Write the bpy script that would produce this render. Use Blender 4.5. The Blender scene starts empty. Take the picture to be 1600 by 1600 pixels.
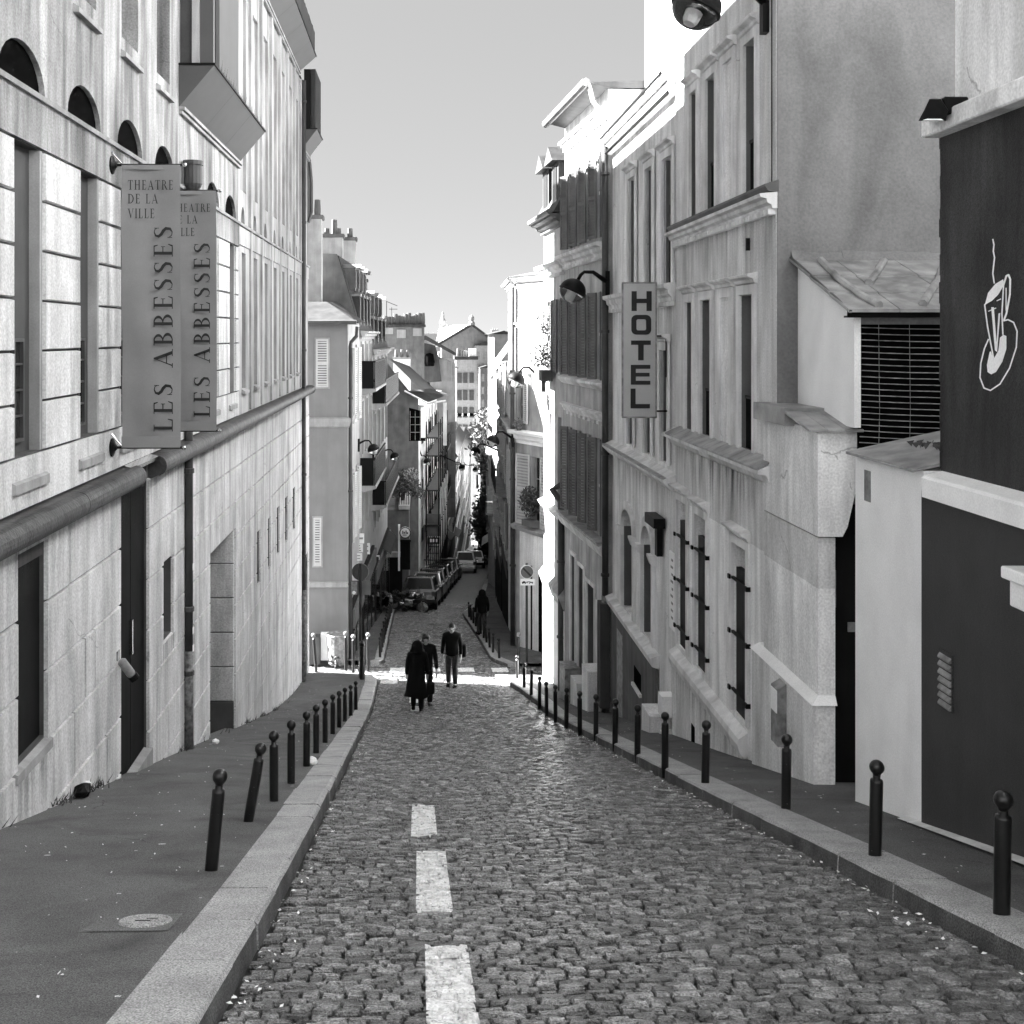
import bpy, math, random
import numpy as np
from mathutils import Vector, Matrix
R = random.Random(7)
C = bpy.context.scene.collection
S = bpy.context.scene
# ---------------------------------------------------------------- camera, sky, sun, exposure
FPX, U0, V0 = 1800.0, 655.0, 525.0          # focal length and vanishing point of the street, in pixels of a 1600 px picture
cam = bpy.data.cameras.new('camera'); co = bpy.data.objects.new('camera', cam); C.objects.link(co)
cam.sensor_width = 36; cam.lens = 36*FPX/1600
cam.shift_x = (800-U0)/1600; cam.shift_y = -(800-V0)/1600
cam.clip_start = .1; cam.clip_end = 6000
co.location = (0, 0, 0); co.rotation_euler = (math.pi/2, 0, 0)
S.camera = co
SUN_EL = math.radians(33); SUN_AZ = math.radians(-70.7)     # azimuth from +Y (down the street), negative = to the left
W = bpy.data.worlds.new('World'); S.world = W; W.use_nodes = True
wn = W.node_tree; wn.nodes.clear()
sky = wn.nodes.new('ShaderNodeTexSky'); sky.sky_type = 'NISHITA'; sky.sun_disc = False
sky.sun_elevation = SUN_EL; sky.sun_rotation = SUN_AZ; sky.air_density = 0.16; sky.dust_density = 0.0; sky.ozone_density = 1.0
bw = wn.nodes.new('ShaderNodeRGBToBW'); bg = wn.nodes.new('ShaderNodeBackground'); wo = wn.nodes.new('ShaderNodeOutputWorld')
bg.inputs['Strength'].default_value = 0.05
wn.links.new(sky.outputs[0], bw.inputs[0]); pw = wn.nodes.new('ShaderNodeMath'); pw.operation = 'POWER'; pw.inputs[1].default_value = .2      # softens the whole sky's contrast, as the photograph's development does
mu = wn.nodes.new('ShaderNodeMath'); mu.operation = 'MULTIPLY'; mu.inputs[1].default_value = .62
wn.links.new(bw.outputs[0], pw.inputs[0]); wn.links.new(pw.outputs[0], mu.inputs[0]); wn.links.new(mu.outputs[0], bg.inputs[0]); wn.links.new(bg.outputs[0], wo.inputs[0])
sl = bpy.data.lights.new('sun', 'SUN'); so = bpy.data.objects.new('sun', sl); C.objects.link(so)
sl.energy = 5.0; sl.angle = math.radians(.5); sl.color = (1, 1, 1)
sd = Vector((math.sin(SUN_AZ)*math.cos(SUN_EL), math.cos(SUN_AZ)*math.cos(SUN_EL), math.sin(SUN_EL)))
so.rotation_euler = sd.to_track_quat('Z', 'Y').to_euler()
so.location = (-40, 14, 40)
S.view_settings.view_transform = 'Standard'; S.view_settings.look = 'None'
S.view_settings.exposure = 4.4; S.view_settings.gamma = 1; S.view_settings.use_curve_mapping = False
S.cycles.max_bounces = 6; S.cycles.diffuse_bounces = 4

# ---------------------------------------------------------------- materials
def mat(name, col, rough=.85, var=.12, scale=2.5, streak=0., stain=0., bump=0., bscale=70, metal=0., spec=.3, fine=.08, band=None, spots=0., trans=0., crack=0., hair=0., island=0., spot_scale=4.2):
    m = bpy.data.materials.new(name); m.use_nodes = True
    n = m.node_tree; L = n.links.new; N = n.nodes.new
    b = n.nodes['Principled BSDF']
    b.inputs['Roughness'].default_value = rough; b.inputs['Metallic'].default_value = metal
    b.inputs['Specular IOR Level'].default_value = spec
    if trans:
        b.inputs['Transmission Weight'].default_value = trans
    geo = N('ShaderNodeNewGeometry')
    def noise(sc, zs=1., detail=5, dist=0.):
        mp = N('ShaderNodeMapping'); mp.inputs['Scale'].default_value = (sc, sc, sc*zs)
        L(geo.outputs['Position'], mp.inputs['Vector'])
        t = N('ShaderNodeTexNoise'); t.inputs['Scale'].default_value = 1; t.inputs['Detail'].default_value = detail; t.inputs['Distortion'].default_value = dist
        L(mp.outputs[0], t.inputs['Vector']); return t.outputs['Fac']
    def rng(src, a, b_, c, d):
        r = N('ShaderNodeMapRange'); r.inputs[1].default_value = a; r.inputs[2].default_value = b_; r.inputs[3].default_value = c; r.inputs[4].default_value = d
        L(src, r.inputs[0]); return r.outputs[0]
    def mul(a, b_, op='MULTIPLY'):
        q = N('ShaderNodeMath'); q.operation = op
        for i, x in enumerate((a, b_)):
            if isinstance(x, (int, float)): q.inputs[i].default_value = x
            else: L(x, q.inputs[i])
        return q.outputs[0]
    val = mul(rng(noise(scale), .3, .7, 1-var, 1+var), col)
    if fine: val = mul(val, rng(noise(bscale, 1, 3), .3, .7, 1-fine, 1+fine))
    if streak: val = mul(val, mul(rng(noise(2.6, .13, 7, .8), .38, .66, 1+streak*.25, 1-streak), rng(noise(11, .09, 4, .3), .4, .65, 1+streak*.1, 1-streak*.3)))
    if stain: val = mul(val, rng(noise(1.1, .35, 8, 1.2), .5, .72, 1, 1-stain))
    if crack: val = mul(val, rng(noise(26, 1, 4, 2.), .6, .66, 1, 1-crack))
    if hair:                      # thin wandering cracks, here and there
        q = N('ShaderNodeTexNoise'); q.inputs['Scale'].default_value = 2.2; q.inputs['Detail'].default_value = 6; L(geo.outputs['Position'], q.inputs['Vector'])
        mx_ = N('ShaderNodeMixRGB'); mx_.inputs[0].default_value = .25; L(geo.outputs['Position'], mx_.inputs[1]); L(q.outputs['Color'], mx_.inputs[2])
        ve = N('ShaderNodeTexVoronoi'); ve.feature = 'DISTANCE_TO_EDGE'; ve.inputs['Scale'].default_value = .9; L(mx_.outputs[0], ve.inputs['Vector'])
        val = mul(val, rng(mul(ve.outputs['Distance'], rng(noise(.7), .5, .6, .2, 0.), 'ADD'), .0, .006, 1-hair, 1))
    if spots:
        vo = N('ShaderNodeTexVoronoi'); vo.inputs['Scale'].default_value = spot_scale
        L(geo.outputs['Position'], vo.inputs['Vector'])
        sz = rng(noise(1.3), .4, .75, .0, .16)
        lt = mul(vo.outputs['Distance'], sz, 'LESS_THAN')
        val = mul(val, mul(mul(lt, spots), 1, 'ADD'))
    if island:                    # every stone its own tone
        oi = N('ShaderNodeObjectInfo'); val = mul(val, rng(mul(mul(geo.outputs['Random Per Island'], oi.outputs['Random'], 'ADD'), 1., 'MODULO'), 0, 1, 1-island, 1+island))
    if band:                      # a coat of paint that stops at a level: (z, factor below)
        sx = N('ShaderNodeSeparateXYZ'); L(geo.outputs['Position'], sx.inputs[0])
        wob = mul(mul(noise(1.5), .5, 'SUBTRACT'), band[2])
        lt = mul(mul(sx.outputs[2], wob, 'ADD'), band[0], 'LESS_THAN')
        val = mul(val, mul(mul(lt, band[1]-1), 1, 'ADD'))
    L(val, b.inputs['Base Color'])
    if bump:
        bp = N('ShaderNodeBump'); bp.inputs['Strength'].default_value = bump; bp.inputs['Distance'].default_value = .02
        L(mul(noise(bscale, 1, 4), noise(bscale*.22, 1, 4), 'ADD'), bp.inputs['Height']); L(bp.outputs[0], b.inputs['Normal'])
    return m
M = {}
M['stone'] = mat('pale_limestone', .56, var=.1, streak=.35, stain=.22, hair=.4, fine=.2, crack=.12, bump=.25, bscale=45)
M['stone_up'] = mat('stained_render', .31, var=.12, streak=.6, stain=.25, hair=.4, fine=.22, crack=.15, bump=.25, bscale=45)
M['stone_pale'] = mat('clean_pale_stone', .37, var=.1, streak=.4, stain=.2, bump=.15)
M['joint'] = mat('dark_joint', .07, var=.3)
M['panel'] = mat('grey_panel', .06, var=.15, streak=.2)
M['soffit'] = mat('grey_soffit_panel', .07, var=.06, fine=.03, rough=.6)
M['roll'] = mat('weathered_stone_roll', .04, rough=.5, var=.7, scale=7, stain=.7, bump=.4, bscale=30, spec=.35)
M['plaster'] = mat('aged_cream_plaster', .76, var=.08, streak=.25, stain=.2, hair=.5, fine=.16, crack=.05, bump=.15, bscale=40)
M['plaster_r2'] = mat('hotel_annex_plaster', .66, var=.08, streak=.25, stain=.2, hair=.5, fine=.16, crack=.05, bump=.18, bscale=40, band=(-2.66, 1.3, .06))
M['gable'] = mat('mid_grey_gable', .18, var=.16, scale=1.1, stain=.25, streak=.06, fine=.12, bump=.2, bscale=35)
M['farwhite'] = mat('far_pale_paint', .36, var=.14, streak=.2, stain=.2)
M['white'] = mat('white_wall_paint', .85, var=.05, stain=.1, bump=.1)
M['trim'] = mat('pale_trim', .7, var=.12, streak=.25)
M['darkwall'] = mat('charcoal_wall_paint', .034, rough=.75, var=.4, streak=.55, scale=1.5, bump=.45, bscale=120, fine=.6)
M['darklow'] = mat('smooth_charcoal_paint', .042, rough=.7, var=.12, streak=.08, bump=.3, bscale=140, fine=.5)
M['darkbase'] = mat('grey_base_paint', .11, var=.2, streak=.3)
M['zinc'] = mat('zinc_sheet', .34, rough=.5, var=.35, scale=4, stain=.5, metal=.3, spec=.5, bump=.1)
M['zinc_dark'] = mat('dark_zinc', .09, rough=.5, var=.3, metal=.3)
M['slate'] = mat('slate_roof', .03, rough=.6, var=.3, streak=.4)
M['iron'] = mat('black_iron', .006, rough=.5, var=.3, spec=.12)
M['bollard'] = mat('chipped_black_paint', .008, rough=.35, var=.4, spec=.4, spots=16, spot_scale=26)
M['pipe'] = mat('painted_pipe', .05, rough=.45, var=.3)
M['pipe_low'] = mat('scuffed_pipe', .13, rough=.5, var=.7, scale=14, stain=.5)
M['dark'] = mat('dark_opening', .002, rough=.95, var=.2, spec=.02)
M['door'] = mat('dark_door', .01, rough=.8, var=.25, streak=.3, spec=.08)
M['glass'] = mat('window_glass', .02, rough=.08, var=.2, fine=0, spec=.3)
M['glassl'] = mat('window_curtain_glass', .2, rough=.15, var=.25, fine=0, spec=.6)
M['frame'] = mat('painted_frame', .45, rough=.5, var=.1)
M['shut_d'] = mat('grey_shutter', .16, rough=.6, var=.2, streak=.2)
M['shut_l'] = mat('white_shutter', .5, rough=.6, var=.08)
M['cob'] = mat('cobblestone', .115, rough=.27, var=.8, scale=9, fine=.6, bscale=75, spec=1., bump=.8, island=.6)
M['paint'] = mat('worn_road_paint', .6, rough=.6, var=.3, scale=14, fine=.3, crack=.6, bump=.2)
M['sand'] = mat('dirt_between_stones', .012, var=.3)
M['asphalt'] = mat('pavement_asphalt', .1, rough=.85, var=.2, scale=1.2, fine=.85, bscale=150, bump=.35, spots=3.2, hair=.6, stain=.4)
M['kerb'] = mat('granite_kerb', .32, rough=.7, var=.18, scale=3, fine=.65, bscale=110, bump=.4, stain=.15)
M['kerb_side'] = mat('darker_kerb_face', .1, rough=.8, var=.35, scale=4, fine=.6, bscale=90, bump=.4, stain=.4)  # road side of each kerb stone, darker than its top
M['roadfar'] = mat('far_cobbles', .08, rough=.5, var=.5, scale=5, fine=.4, bscale=20, bump=.6, spec=.4)
M['ground'] = mat('city_ground', .15, var=.3, scale=.05)
M['banner'] = mat('grey_banner_cloth', .2, var=.06, scale=3, rough=.8, fine=.04)
M['ink'] = mat('dark_lettering', .02, var=.1, rough=.7)
M['sign'] = mat('grey_sign_panel', .4, var=.06, rough=.5)
M['chalk'] = mat('white_logo_paint', .85, var=.06)
M['black'] = mat('black_cloth', .007, rough=.9, var=.3, spec=.1)
M['denim'] = mat('dark_denim', .03, rough=.9, var=.4, scale=9)
M['skin'] = mat('skin', .3, rough=.6, var=.05)
M['hair'] = mat('dark_hair', .012, rough=.5)
M['car_d'] = mat('dark_car_paint', .02, rough=.12, var=.1, spec=1.)
M['car_d'].node_tree.nodes['Principled BSDF'].inputs['IOR'].default_value = 1.9
M['car_s'] = mat('silver_car_paint', .5, rough=.25, var=.05, spec=.6, metal=.4)
M['car_w'] = mat('white_car_paint', .75, rough=.3, var=.05)
M['rubber'] = mat('tyre_rubber', .015, rough=.8)
M['chrome'] = mat('chrome', .6, rough=.15, metal=1.)
M['lamp'] = mat('lamp_glass_red', .1, rough=.2)
M['globe'] = mat('clear_lantern_glass', .9, rough=.03, var=0, fine=0, trans=1.)
M['leaf'] = mat('foliage', .045, rough=.6, var=.5, scale=6)
M['leaf_l'] = mat('pale_foliage', .16, rough=.6, var=.5, scale=6)
M['bark'] = mat('bark', .06)
M['pot'] = mat('terracotta_pot', .1)
M['paper'] = mat('paper', .75, var=.1)
M['fargable'] = mat('far_grey_render', .11, var=.2, stain=.35, streak=.15)
M['fartrim'] = mat('far_trim', .32, var=.15, streak=.2)
M['farframe'] = mat('far_frame', .25)
M['midwhite'] = mat('far_white_render', .66, var=.12, streak=.25, stain=.25)
M['patch'] = mat('asphalt_patch', .115, var=.15, fine=.8, bscale=150, bump=.3)
M['shade_pipe_grey'] = mat('reveal_shade_and_pipe_grey', .13, var=.12, streak=.2)  # shade of the window reveals put into colour; also a plain vent pipe
M['r4wall'] = mat('grimy_grey_facade', .45, var=.14, streak=.35, stain=.3, fine=.2)
M['rubble'] = mat('rubble_stone', .5, var=.5, scale=6, crack=.7, bump=.5)
M['far'] = mat('far_wall', .26, var=.12, streak=.15)
M['plastic'] = mat('white_plastic', .65, rough=.4, var=.1)
M['bin'] = mat('grey_bin_metal', .2, rough=.5, var=.5, scale=9)

def drip_mat():
    m = bpy.data.materials.new('water_stain'); m.use_nodes = True; n = m.node_tree; L = n.links.new; N = n.nodes.new; b = n.nodes['Principled BSDF']
    b.inputs['Base Color'].default_value = (.03,.03,.03,1); b.inputs['Roughness'].default_value = .95; b.inputs['Specular IOR Level'].default_value = .05
    tc = N('ShaderNodeTexCoord'); sx = N('ShaderNodeSeparateXYZ'); L(tc.outputs['Generated'], sx.inputs[0]); geo = N('ShaderNodeNewGeometry')
    mp = N('ShaderNodeMapping'); mp.inputs['Scale'].default_value = (10,10,.9); L(geo.outputs['Position'], mp.inputs[0]); t = N('ShaderNodeTexNoise'); t.inputs['Scale'].default_value = 1; t.inputs['Detail'].default_value = 5; L(mp.outputs[0], t.inputs[0])
    r = N('ShaderNodeMapRange'); r.inputs[1].default_value = .42; r.inputs[2].default_value = .75; r.inputs[3].default_value = 0; r.inputs[4].default_value = .5; L(t.outputs[0], r.inputs[0])
    p = N('ShaderNodeMath'); p.operation = 'POWER'; p.inputs[1].default_value = 1.6; L(sx.outputs[2], p.inputs[0])
    q = N('ShaderNodeMath'); q.operation = 'MULTIPLY'; L(r.outputs[0], q.inputs[0]); L(p.outputs[0], q.inputs[1]); L(q.outputs[0], b.inputs['Alpha']); return m
M['drip'] = drip_mat()
# ---------------------------------------------------------------- geometry helpers
PRY = [-8, 26, 30, 34, 38, 44, 54, 93, 260, 300]
PRH = [1.426-.2711*8, 1.426+.2711*26, 9.33, 10.0, 10.5, 11.3, 12.75, 18.9, 45.5, 47]
def H(y):                                           # depth of the pavement below the eye
    e = 1.5
    return float((np.interp(y-e, PRY, PRH)+np.interp(y, PRY, PRH)*2+np.interp(y+e, PRY, PRH))/4)
KERB = .13
def zr(y): return -H(y)-KERB
def zp(y): return -H(y)
def at(u, v, y): return Vector(((u-U0)/FPX*y, y, -(v-V0)/FPX*y))
class Fa:
    """a vertical plane: p0 near, p1 far, n its outward normal; s runs from p0 to p1, t along n, z up"""
    def __init__(f, p0, p1, flip=False):
        f.p0 = Vector((p0[0], p0[1], 0)); d = Vector((p1[0]-p0[0], p1[1]-p0[1], 0)); f.len = d.length; f.d = d/f.len
        f.n = Vector((f.d.y, -f.d.x, 0)) * (-1 if flip else 1)
    def P(f, s, t, z): return f.p0+f.d*s+f.n*t+Vector((0, 0, z))
    def px(f, u, v, t=0.):
        a = (u-U0)/FPX; y = (t+f.n.dot(f.p0))/(f.n.x*a+f.n.y)
        q = Vector((a*y, y, 0))-f.p0
        return q.dot(f.d), -(v-V0)/FPX*y
    def s(f, u, t=0.): return f.px(u, V0, t)[0]
    def y(f, s): return f.p0.y+f.d.y*s
    def mat4(f, s, t, z, ang=0.):
        x = f.d*math.cos(ang)+f.n*math.sin(ang); zz = Vector((0, 0, 1)); yy = zz.cross(x)
        m = Matrix((x, yy, zz)).transposed().to_4x4(); m.translation = f.P(s, t, z); return m
AX = Fa((0, 0), (1, 0))
class MB:
    def __init__(m): m.v = []; m.f = []
    def add(m, vs, fs):
        k = len(m.v); m.v += [tuple(x) for x in vs]; m.f += [tuple(i+k for i in q) for q in fs]; return m
    def box(m, a, b):
        x0, y0, z0 = a; x1, y1, z1 = b
        return m.add([(x0,y0,z0),(x1,y0,z0),(x1,y1,z0),(x0,y1,z0),(x0,y0,z1),(x1,y0,z1),(x1,y1,z1),(x0,y1,z1)],
                     [(0,3,2,1),(4,5,6,7),(0,1,5,4),(1,2,6,5),(2,3,7,6),(3,0,4,7)])
    def fbox(m, F, s0, s1, t0, t1, z0, z1, ins=0.):
        i = ins
        v = [F.P(s0,t0,z0),F.P(s1,t0,z0),F.P(s1,t0,z1),F.P(s0,t0,z1),F.P(s0+i,t1,z0+i),F.P(s1-i,t1,z0+i),F.P(s1-i,t1,z1-i),F.P(s0+i,t1,z1-i)]
        return m.add(v, [(0,3,2,1),(4,5,6,7),(0,1,5,4),(1,2,6,5),(2,3,7,6),(3,0,4,7)])
    def fprof(m, F, s0, s1, prof):
        """a profile of (t, z) points run along s, capped"""
        n = len(prof); v = [F.P(s0,t,z) for t,z in prof]+[F.P(s1,t,z) for t,z in prof]
        return m.add(v, [(i,(i+1)%n,(i+1)%n+n,i+n) for i in range(n)]+[tuple(range(n))[::-1], tuple(range(n,2*n))])
    def prism(m, F, pts, t0, t1):
        n = len(pts); v = [F.P(a,t0,z) for a,z in pts]+[F.P(a,t1,z) for a,z in pts]
        return m.add(v, [tuple(range(n))[::-1], tuple(range(n,2*n))]+[(i,(i+1)%n,(i+1)%n+n,i+n) for i in range(n)])
    def quad(m, *p): return m.add(p, [tuple(range(len(p)))])
    def tube(m, pts, r, n=8):
        pts = [Vector(p) for p in pts]; k = len(m.v); rr = r if isinstance(r, (list, tuple)) else [r]*len(pts)
        for i, p in enumerate(pts):
            d = (pts[min(i+1,len(pts)-1)]-pts[max(i-1,0)]).normalized()
            a = d.orthogonal().normalized() if i == 0 else (a-d*a.dot(d)).normalized()
            b = d.cross(a)
            for j in range(n):
                q = 2*math.pi*j/n; m.v.append(tuple(p+(a*math.cos(q)+b*math.sin(q))*rr[i]))
        for i in range(len(pts)-1):
            for j in range(n):
                m.f.append((k+i*n+j, k+i*n+(j+1)%n, k+(i+1)*n+(j+1)%n, k+(i+1)*n+j))
        m.f.append(tuple(range(k, k+n))[::-1]); m.f.append(tuple(range(k+(len(pts)-1)*n, k+len(pts)*n))); return m
    def lathe(m, c, prof, n=12, mx=None):
        k = len(m.v); c = Vector(c)
        for r, z in prof:
            for j in range(n):
                q = 2*math.pi*j/n; p = Vector((r*math.cos(q), r*math.sin(q), z))
                if mx is not None: p = mx @ p
                m.v.append(tuple(c+p))
        for i in range(len(prof)-1):
            for j in range(n): m.f.append((k+i*n+j, k+i*n+(j+1)%n, k+(i+1)*n+(j+1)%n, k+(i+1)*n+j))
        m.f.append(tuple(range(k, k+n))[::-1]); m.f.append(tuple(range(k+(len(prof)-1)*n, k+len(prof)*n))); return m
    def build(m, name, mt, parent=None, smooth=False, bevel=0., local=False, seg=1):
        off = Vector((0,0,0)) if (parent is None or local) else WO(parent)
        me = bpy.data.meshes.new(name)
        me.from_pydata([(x-off.x,y-off.y,z-off.z) for x,y,z in m.v], [], m.f); me.validate(); me.update()
        me.materials.append(M[mt] if isinstance(mt, str) else mt)
        if smooth: me.polygons.foreach_set('use_smooth', [True]*len(me.polygons))
        o = bpy.data.objects.new(name, me); C.objects.link(o)
        if parent is not None: o.parent = parent
        if bevel:
            b = o.modifiers.new('bevel', 'BEVEL'); b.width = bevel; b.segments = seg; b.limit_method = 'ANGLE'
        return o
def WO(o):
    p = Vector(o.location)
    while o.parent: o = o.parent; p += Vector(o.location)
    return p
def thing(name, label, cat, loc=(0,0,0), rz=0., group=None):
    o = bpy.data.objects.new(name, None); C.objects.link(o); o.location = loc; o.rotation_euler = (0,0,rz)
    o.empty_display_size = .2
    o['label'] = label; o['category'] = cat
    if group: o['group'] = group
    return o
def tag(o, label, cat, group=None):
    o['label'] = label; o['category'] = cat
    if group: o['group'] = group
    return o
def copy_tree(o, parent=None):
    c = o.copy(); C.objects.link(c); c.parent = parent
    for ch in list(o.children): copy_tree(ch, c)
    return c

def arch_pts(s0, s1, z0, rise, n=12):
    c = (s0+s1)/2; a = (s1-s0)/2
    return [(c-a*math.cos(math.pi*i/n), z0+rise*math.sin(math.pi*i/n)) for i in range(n+1)]
def wall(root, F, s0, s1, z0, z1, holes, mt, name='wall', t=0., depth=.25, thick=.5, back=6.):
    """front with rectangular or arched openings (s0,s1,z0,z1[,rise]), their reveals, and the solid mass behind"""
    m = MB()
    ss = sorted({s0, s1, *[min(max(h[i],s0),s1) for h in holes for i in (0,1)]}); zs = sorted({z0, z1, *[min(max(h[i],z0),z1) for h in holes for i in (2,3)]})
    for a, b in zip(ss, ss[1:]):
        for c, d in zip(zs, zs[1:]):
            x, y = (a+b)/2, (c+d)/2
            if any(h[0] < x < h[1] and h[2] < y < h[3] for h in holes): continue
            m.quad(F.P(a,t,c), F.P(b,t,c), F.P(b,t,d), F.P(a,t,d))
    for h in holes:
        a, b, c, d = h[:4]; q = t-(h[5] if len(h) > 5 else depth); rise = h[4] if len(h) > 4 else 0
        m.quad(F.P(a,t,c),F.P(a,t,d-rise),F.P(a,q,d-rise),F.P(a,q,c)); m.quad(F.P(b,t,c),F.P(b,q,c),F.P(b,q,d-rise),F.P(b,t,d-rise))
        m.quad(F.P(a,t,c),F.P(a,q,c),F.P(b,q,c),F.P(b,t,c))
        if rise:
            ap = arch_pts(a, b, d-rise, rise)
            for (p, zz), (p2, z2) in zip(ap, ap[1:]):
                m.quad(F.P(p,t,zz),F.P(p2,t,z2),F.P(p2,t,d),F.P(p,t,d)); m.quad(F.P(p,t,zz),F.P(p,q,zz),F.P(p2,q,z2),F.P(p2,t,z2))
        else: m.quad(F.P(a,t,d),F.P(b,t,d),F.P(b,q,d),F.P(a,q,d))
    e = thick
    m.quad(F.P(s0,t,z0),F.P(s0,t-e,z0),F.P(s0,t-e,z1),F.P(s0,t,z1)); m.quad(F.P(s1,t,z0),F.P(s1,t,z1),F.P(s1,t-e,z1),F.P(s1,t-e,z0))
    m.quad(F.P(s0,t,z1),F.P(s0,t-e,z1),F.P(s1,t-e,z1),F.P(s1,t,z1))
    if back: m.fbox(F, s0, s1, t-back, t-e, z0, z1)
    return m.build(name, mt, root)
def window(root, F, a, b, c, d, t=-.18, mull=1, trans=2, fm='frame', gm='glass', w=.05, name='window', rise=0, sill=None):
    m = MB()
    m.fbox(F,a,a+w,t-.04,t,c,d-rise); m.fbox(F,b-w,b,t-.04,t,c,d-rise); m.fbox(F,a+w,b-w,t-.04,t,c,c+w)
    if not rise: m.fbox(F,a+w,b-w,t-.04,t,d-w,d)
    else: m.fbox(F,a+w,b-w,t-.04,t,d-rise-w/2,d-rise+w/2)
    for i in range(mull):
        x = a+(b-a)*(i+1)/(mull+1); m.fbox(F,x-w*.45,x+w*.45,t-.04,t-.002,c+w,d-w-rise)
    for i in range(trans):
        x = c+(d-c)*(i+1)/(trans+1); m.fbox(F,a+w,b-w,t-.035,t-.006,x-w*.3,x+w*.3)
    o = m.build(name, fm, root)
    p = MB()
    if rise: p.prism(F, [(a,c)]+arch_pts(a,b,d-rise,rise)+[(b,c)], t-.05, t-.03)
    else: p.fbox(F,a+.003,b-.003,t-.05,t-.03,c+.003,d-.003)
    p.build('pane', gm, o)
    if sill: MB().fprof(F,a-.06,b+.06,[(t,c-.08),(sill,c-.1),(sill,c-.03),(t,c+.0)]).build('sill', 'trim', o)
    return o
def drip(root, F, s0, s1, z, h, t=.006):
    return MB().quad(F.P(s0,t,z-h),F.P(s1,t,z-h),F.P(s1,t,z),F.P(s0,t,z)).build('water_stain','drip',root)
_sh = {}
def shutter(root, F, s, t, z, w, h, ang, mt, n=None):
    key = (round(w,2), round(h,2), mt); n = n or max(8, int(h/.075))
    if key not in _sh:
        m = MB(); e = .045
        m.box((0,-.02,0),(e,.02,h)); m.box((w-e,-.02,0),(w,.02,h))
        for q in (0, h*.5-.03, h-.06): m.box((e,-.02,q),(w-e,.02,q+.06))
        k = (h-.12)/n
        for i in range(n):
            q = .07+i*k
            m.add([(e,-.018,q),(w-e,-.018,q),(w-e,.012,q+k*.75),(e,.012,q+k*.75),(e,-.018,q+.012),(w-e,-.018,q+.012),(w-e,.012,q+k*.75+.012),(e,.012,q+k*.75+.012)] if mt != 'shut_l' else [(e,-.018,q),(w-e,-.018,q),(w-e,.0,q+k*.5),(e,.0,q+k*.5),(e,-.018,q+.01),(w-e,-.018,q+.01),(w-e,.0,q+k*.5+.01),(e,.0,q+k*.5+.01)],
                  [(0,1,2,3),(4,7,6,5),(0,4,5,1),(2,6,7,3)])
        o = m.build('shutter', mt, root, local=True); _sh[key] = o.data
    else:
        o = bpy.data.objects.new('shutter', _sh[key]); C.objects.link(o); o.parent = root
    mx = F.mat4(s, t, z, ang); mx.translation -= WO(root); o.matrix_local = mx
    return o
TRIM = ['trim']
def cornice(root, F, s0, s1, z, h, out, mt=None, name='cornice', dent=0, t=0.):
    m = MB()
    m.fprof(F, s0, s1, [(t-.02,z-h),(t+out*.25,z-h),(t+out*.3,z-h*.75),(t+out*.55,z-h*.6),(t+out*.6,z-h*.35),(t+out*.95,z-h*.25),(t+out,z-h*.02),(t+out*.9,z),(t-.02,z+.02)])
    if dent:
        k = int((s1-s0)/dent)
        for i in range(k): m.fbox(F, s0+dent*(i+.25), s0+dent*(i+.75), t, t+out*.45, z-h-.07, z-h)
    return m.build(name, mt or TRIM[0], root)
def pipe(root, F, u_s, z0, z1, r=.05, mt='pipe', low=None, collars=(), t=.08, name='downpipe'):
    o = MB().tube([F.P(u_s,t,z0), F.P(u_s,t,z1)], r, 10).build(name, mt, root, smooth=True)
    cm = MB()
    for z in collars: cm.lathe(F.P(u_s,t,z-.04), [(r*1.05,0),(r*1.3,.01),(r*1.3,.07),(r*1.05,.08)], 10)
    if collars: cm.build('collar', mt, o)
    if low is not None:
        MB().tube([F.P(u_s,t,z0-.01), F.P(u_s,t,low)], r*1.12, 10).build('pipe_boot', 'pipe_low', o, smooth=True)
    return o
def blocks(root, F, s0, s1, courses, holes, mt, joints=(), gap=.009, proud=.026, t=.0, zmin=None, name='stone_block'):
    """dressed blocks between horizontal joints, cut round the openings; each block its own object"""
    out = []
    for z1, z0 in zip(courses, courses[1:]):
        br = sorted({s0, s1, *[x for h in holes for x in h[:2] if s0 < x < s1 and not (h[3] <= z0 or h[2] >= z1)], *[x for x, za, zb in joints if s0 < x < s1 and za <= (z0+z1)/2 <= zb]})
        for a, b in zip(br, br[1:]):
            iv = [(z0, z1)]
            for h in holes:
                if h[0] < (a+b)/2 < h[1]:
                    nv = []
                    for c, d in iv:
                        if h[2] > c: nv.append((c, min(d, h[2])))
                        if h[3] < d: nv.append((max(c, h[3]), d))
                    iv = [q for q in nv if q[1]-q[0] > .05]
            for c, d in iv: out.append((a, b, c, d))
    for a, b, c, d in out:
        if zmin and d < zmin(F.y(b)): continue
        g = gap if True else 0
        ga = 0 if any(abs(a-h[i]) < 1e-6 for h in holes for i in (0,1)) else g; gb = 0 if any(abs(b-h[i]) < 1e-6 for h in holes for i in (0,1)) else g
        if b-a < .08: continue
        MB().fbox(F, a+ga, b-gb, t-.01, t+proud+R.uniform(-.002,.003), c+g, d-g, ins=.009).build(name, mt, root)
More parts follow.
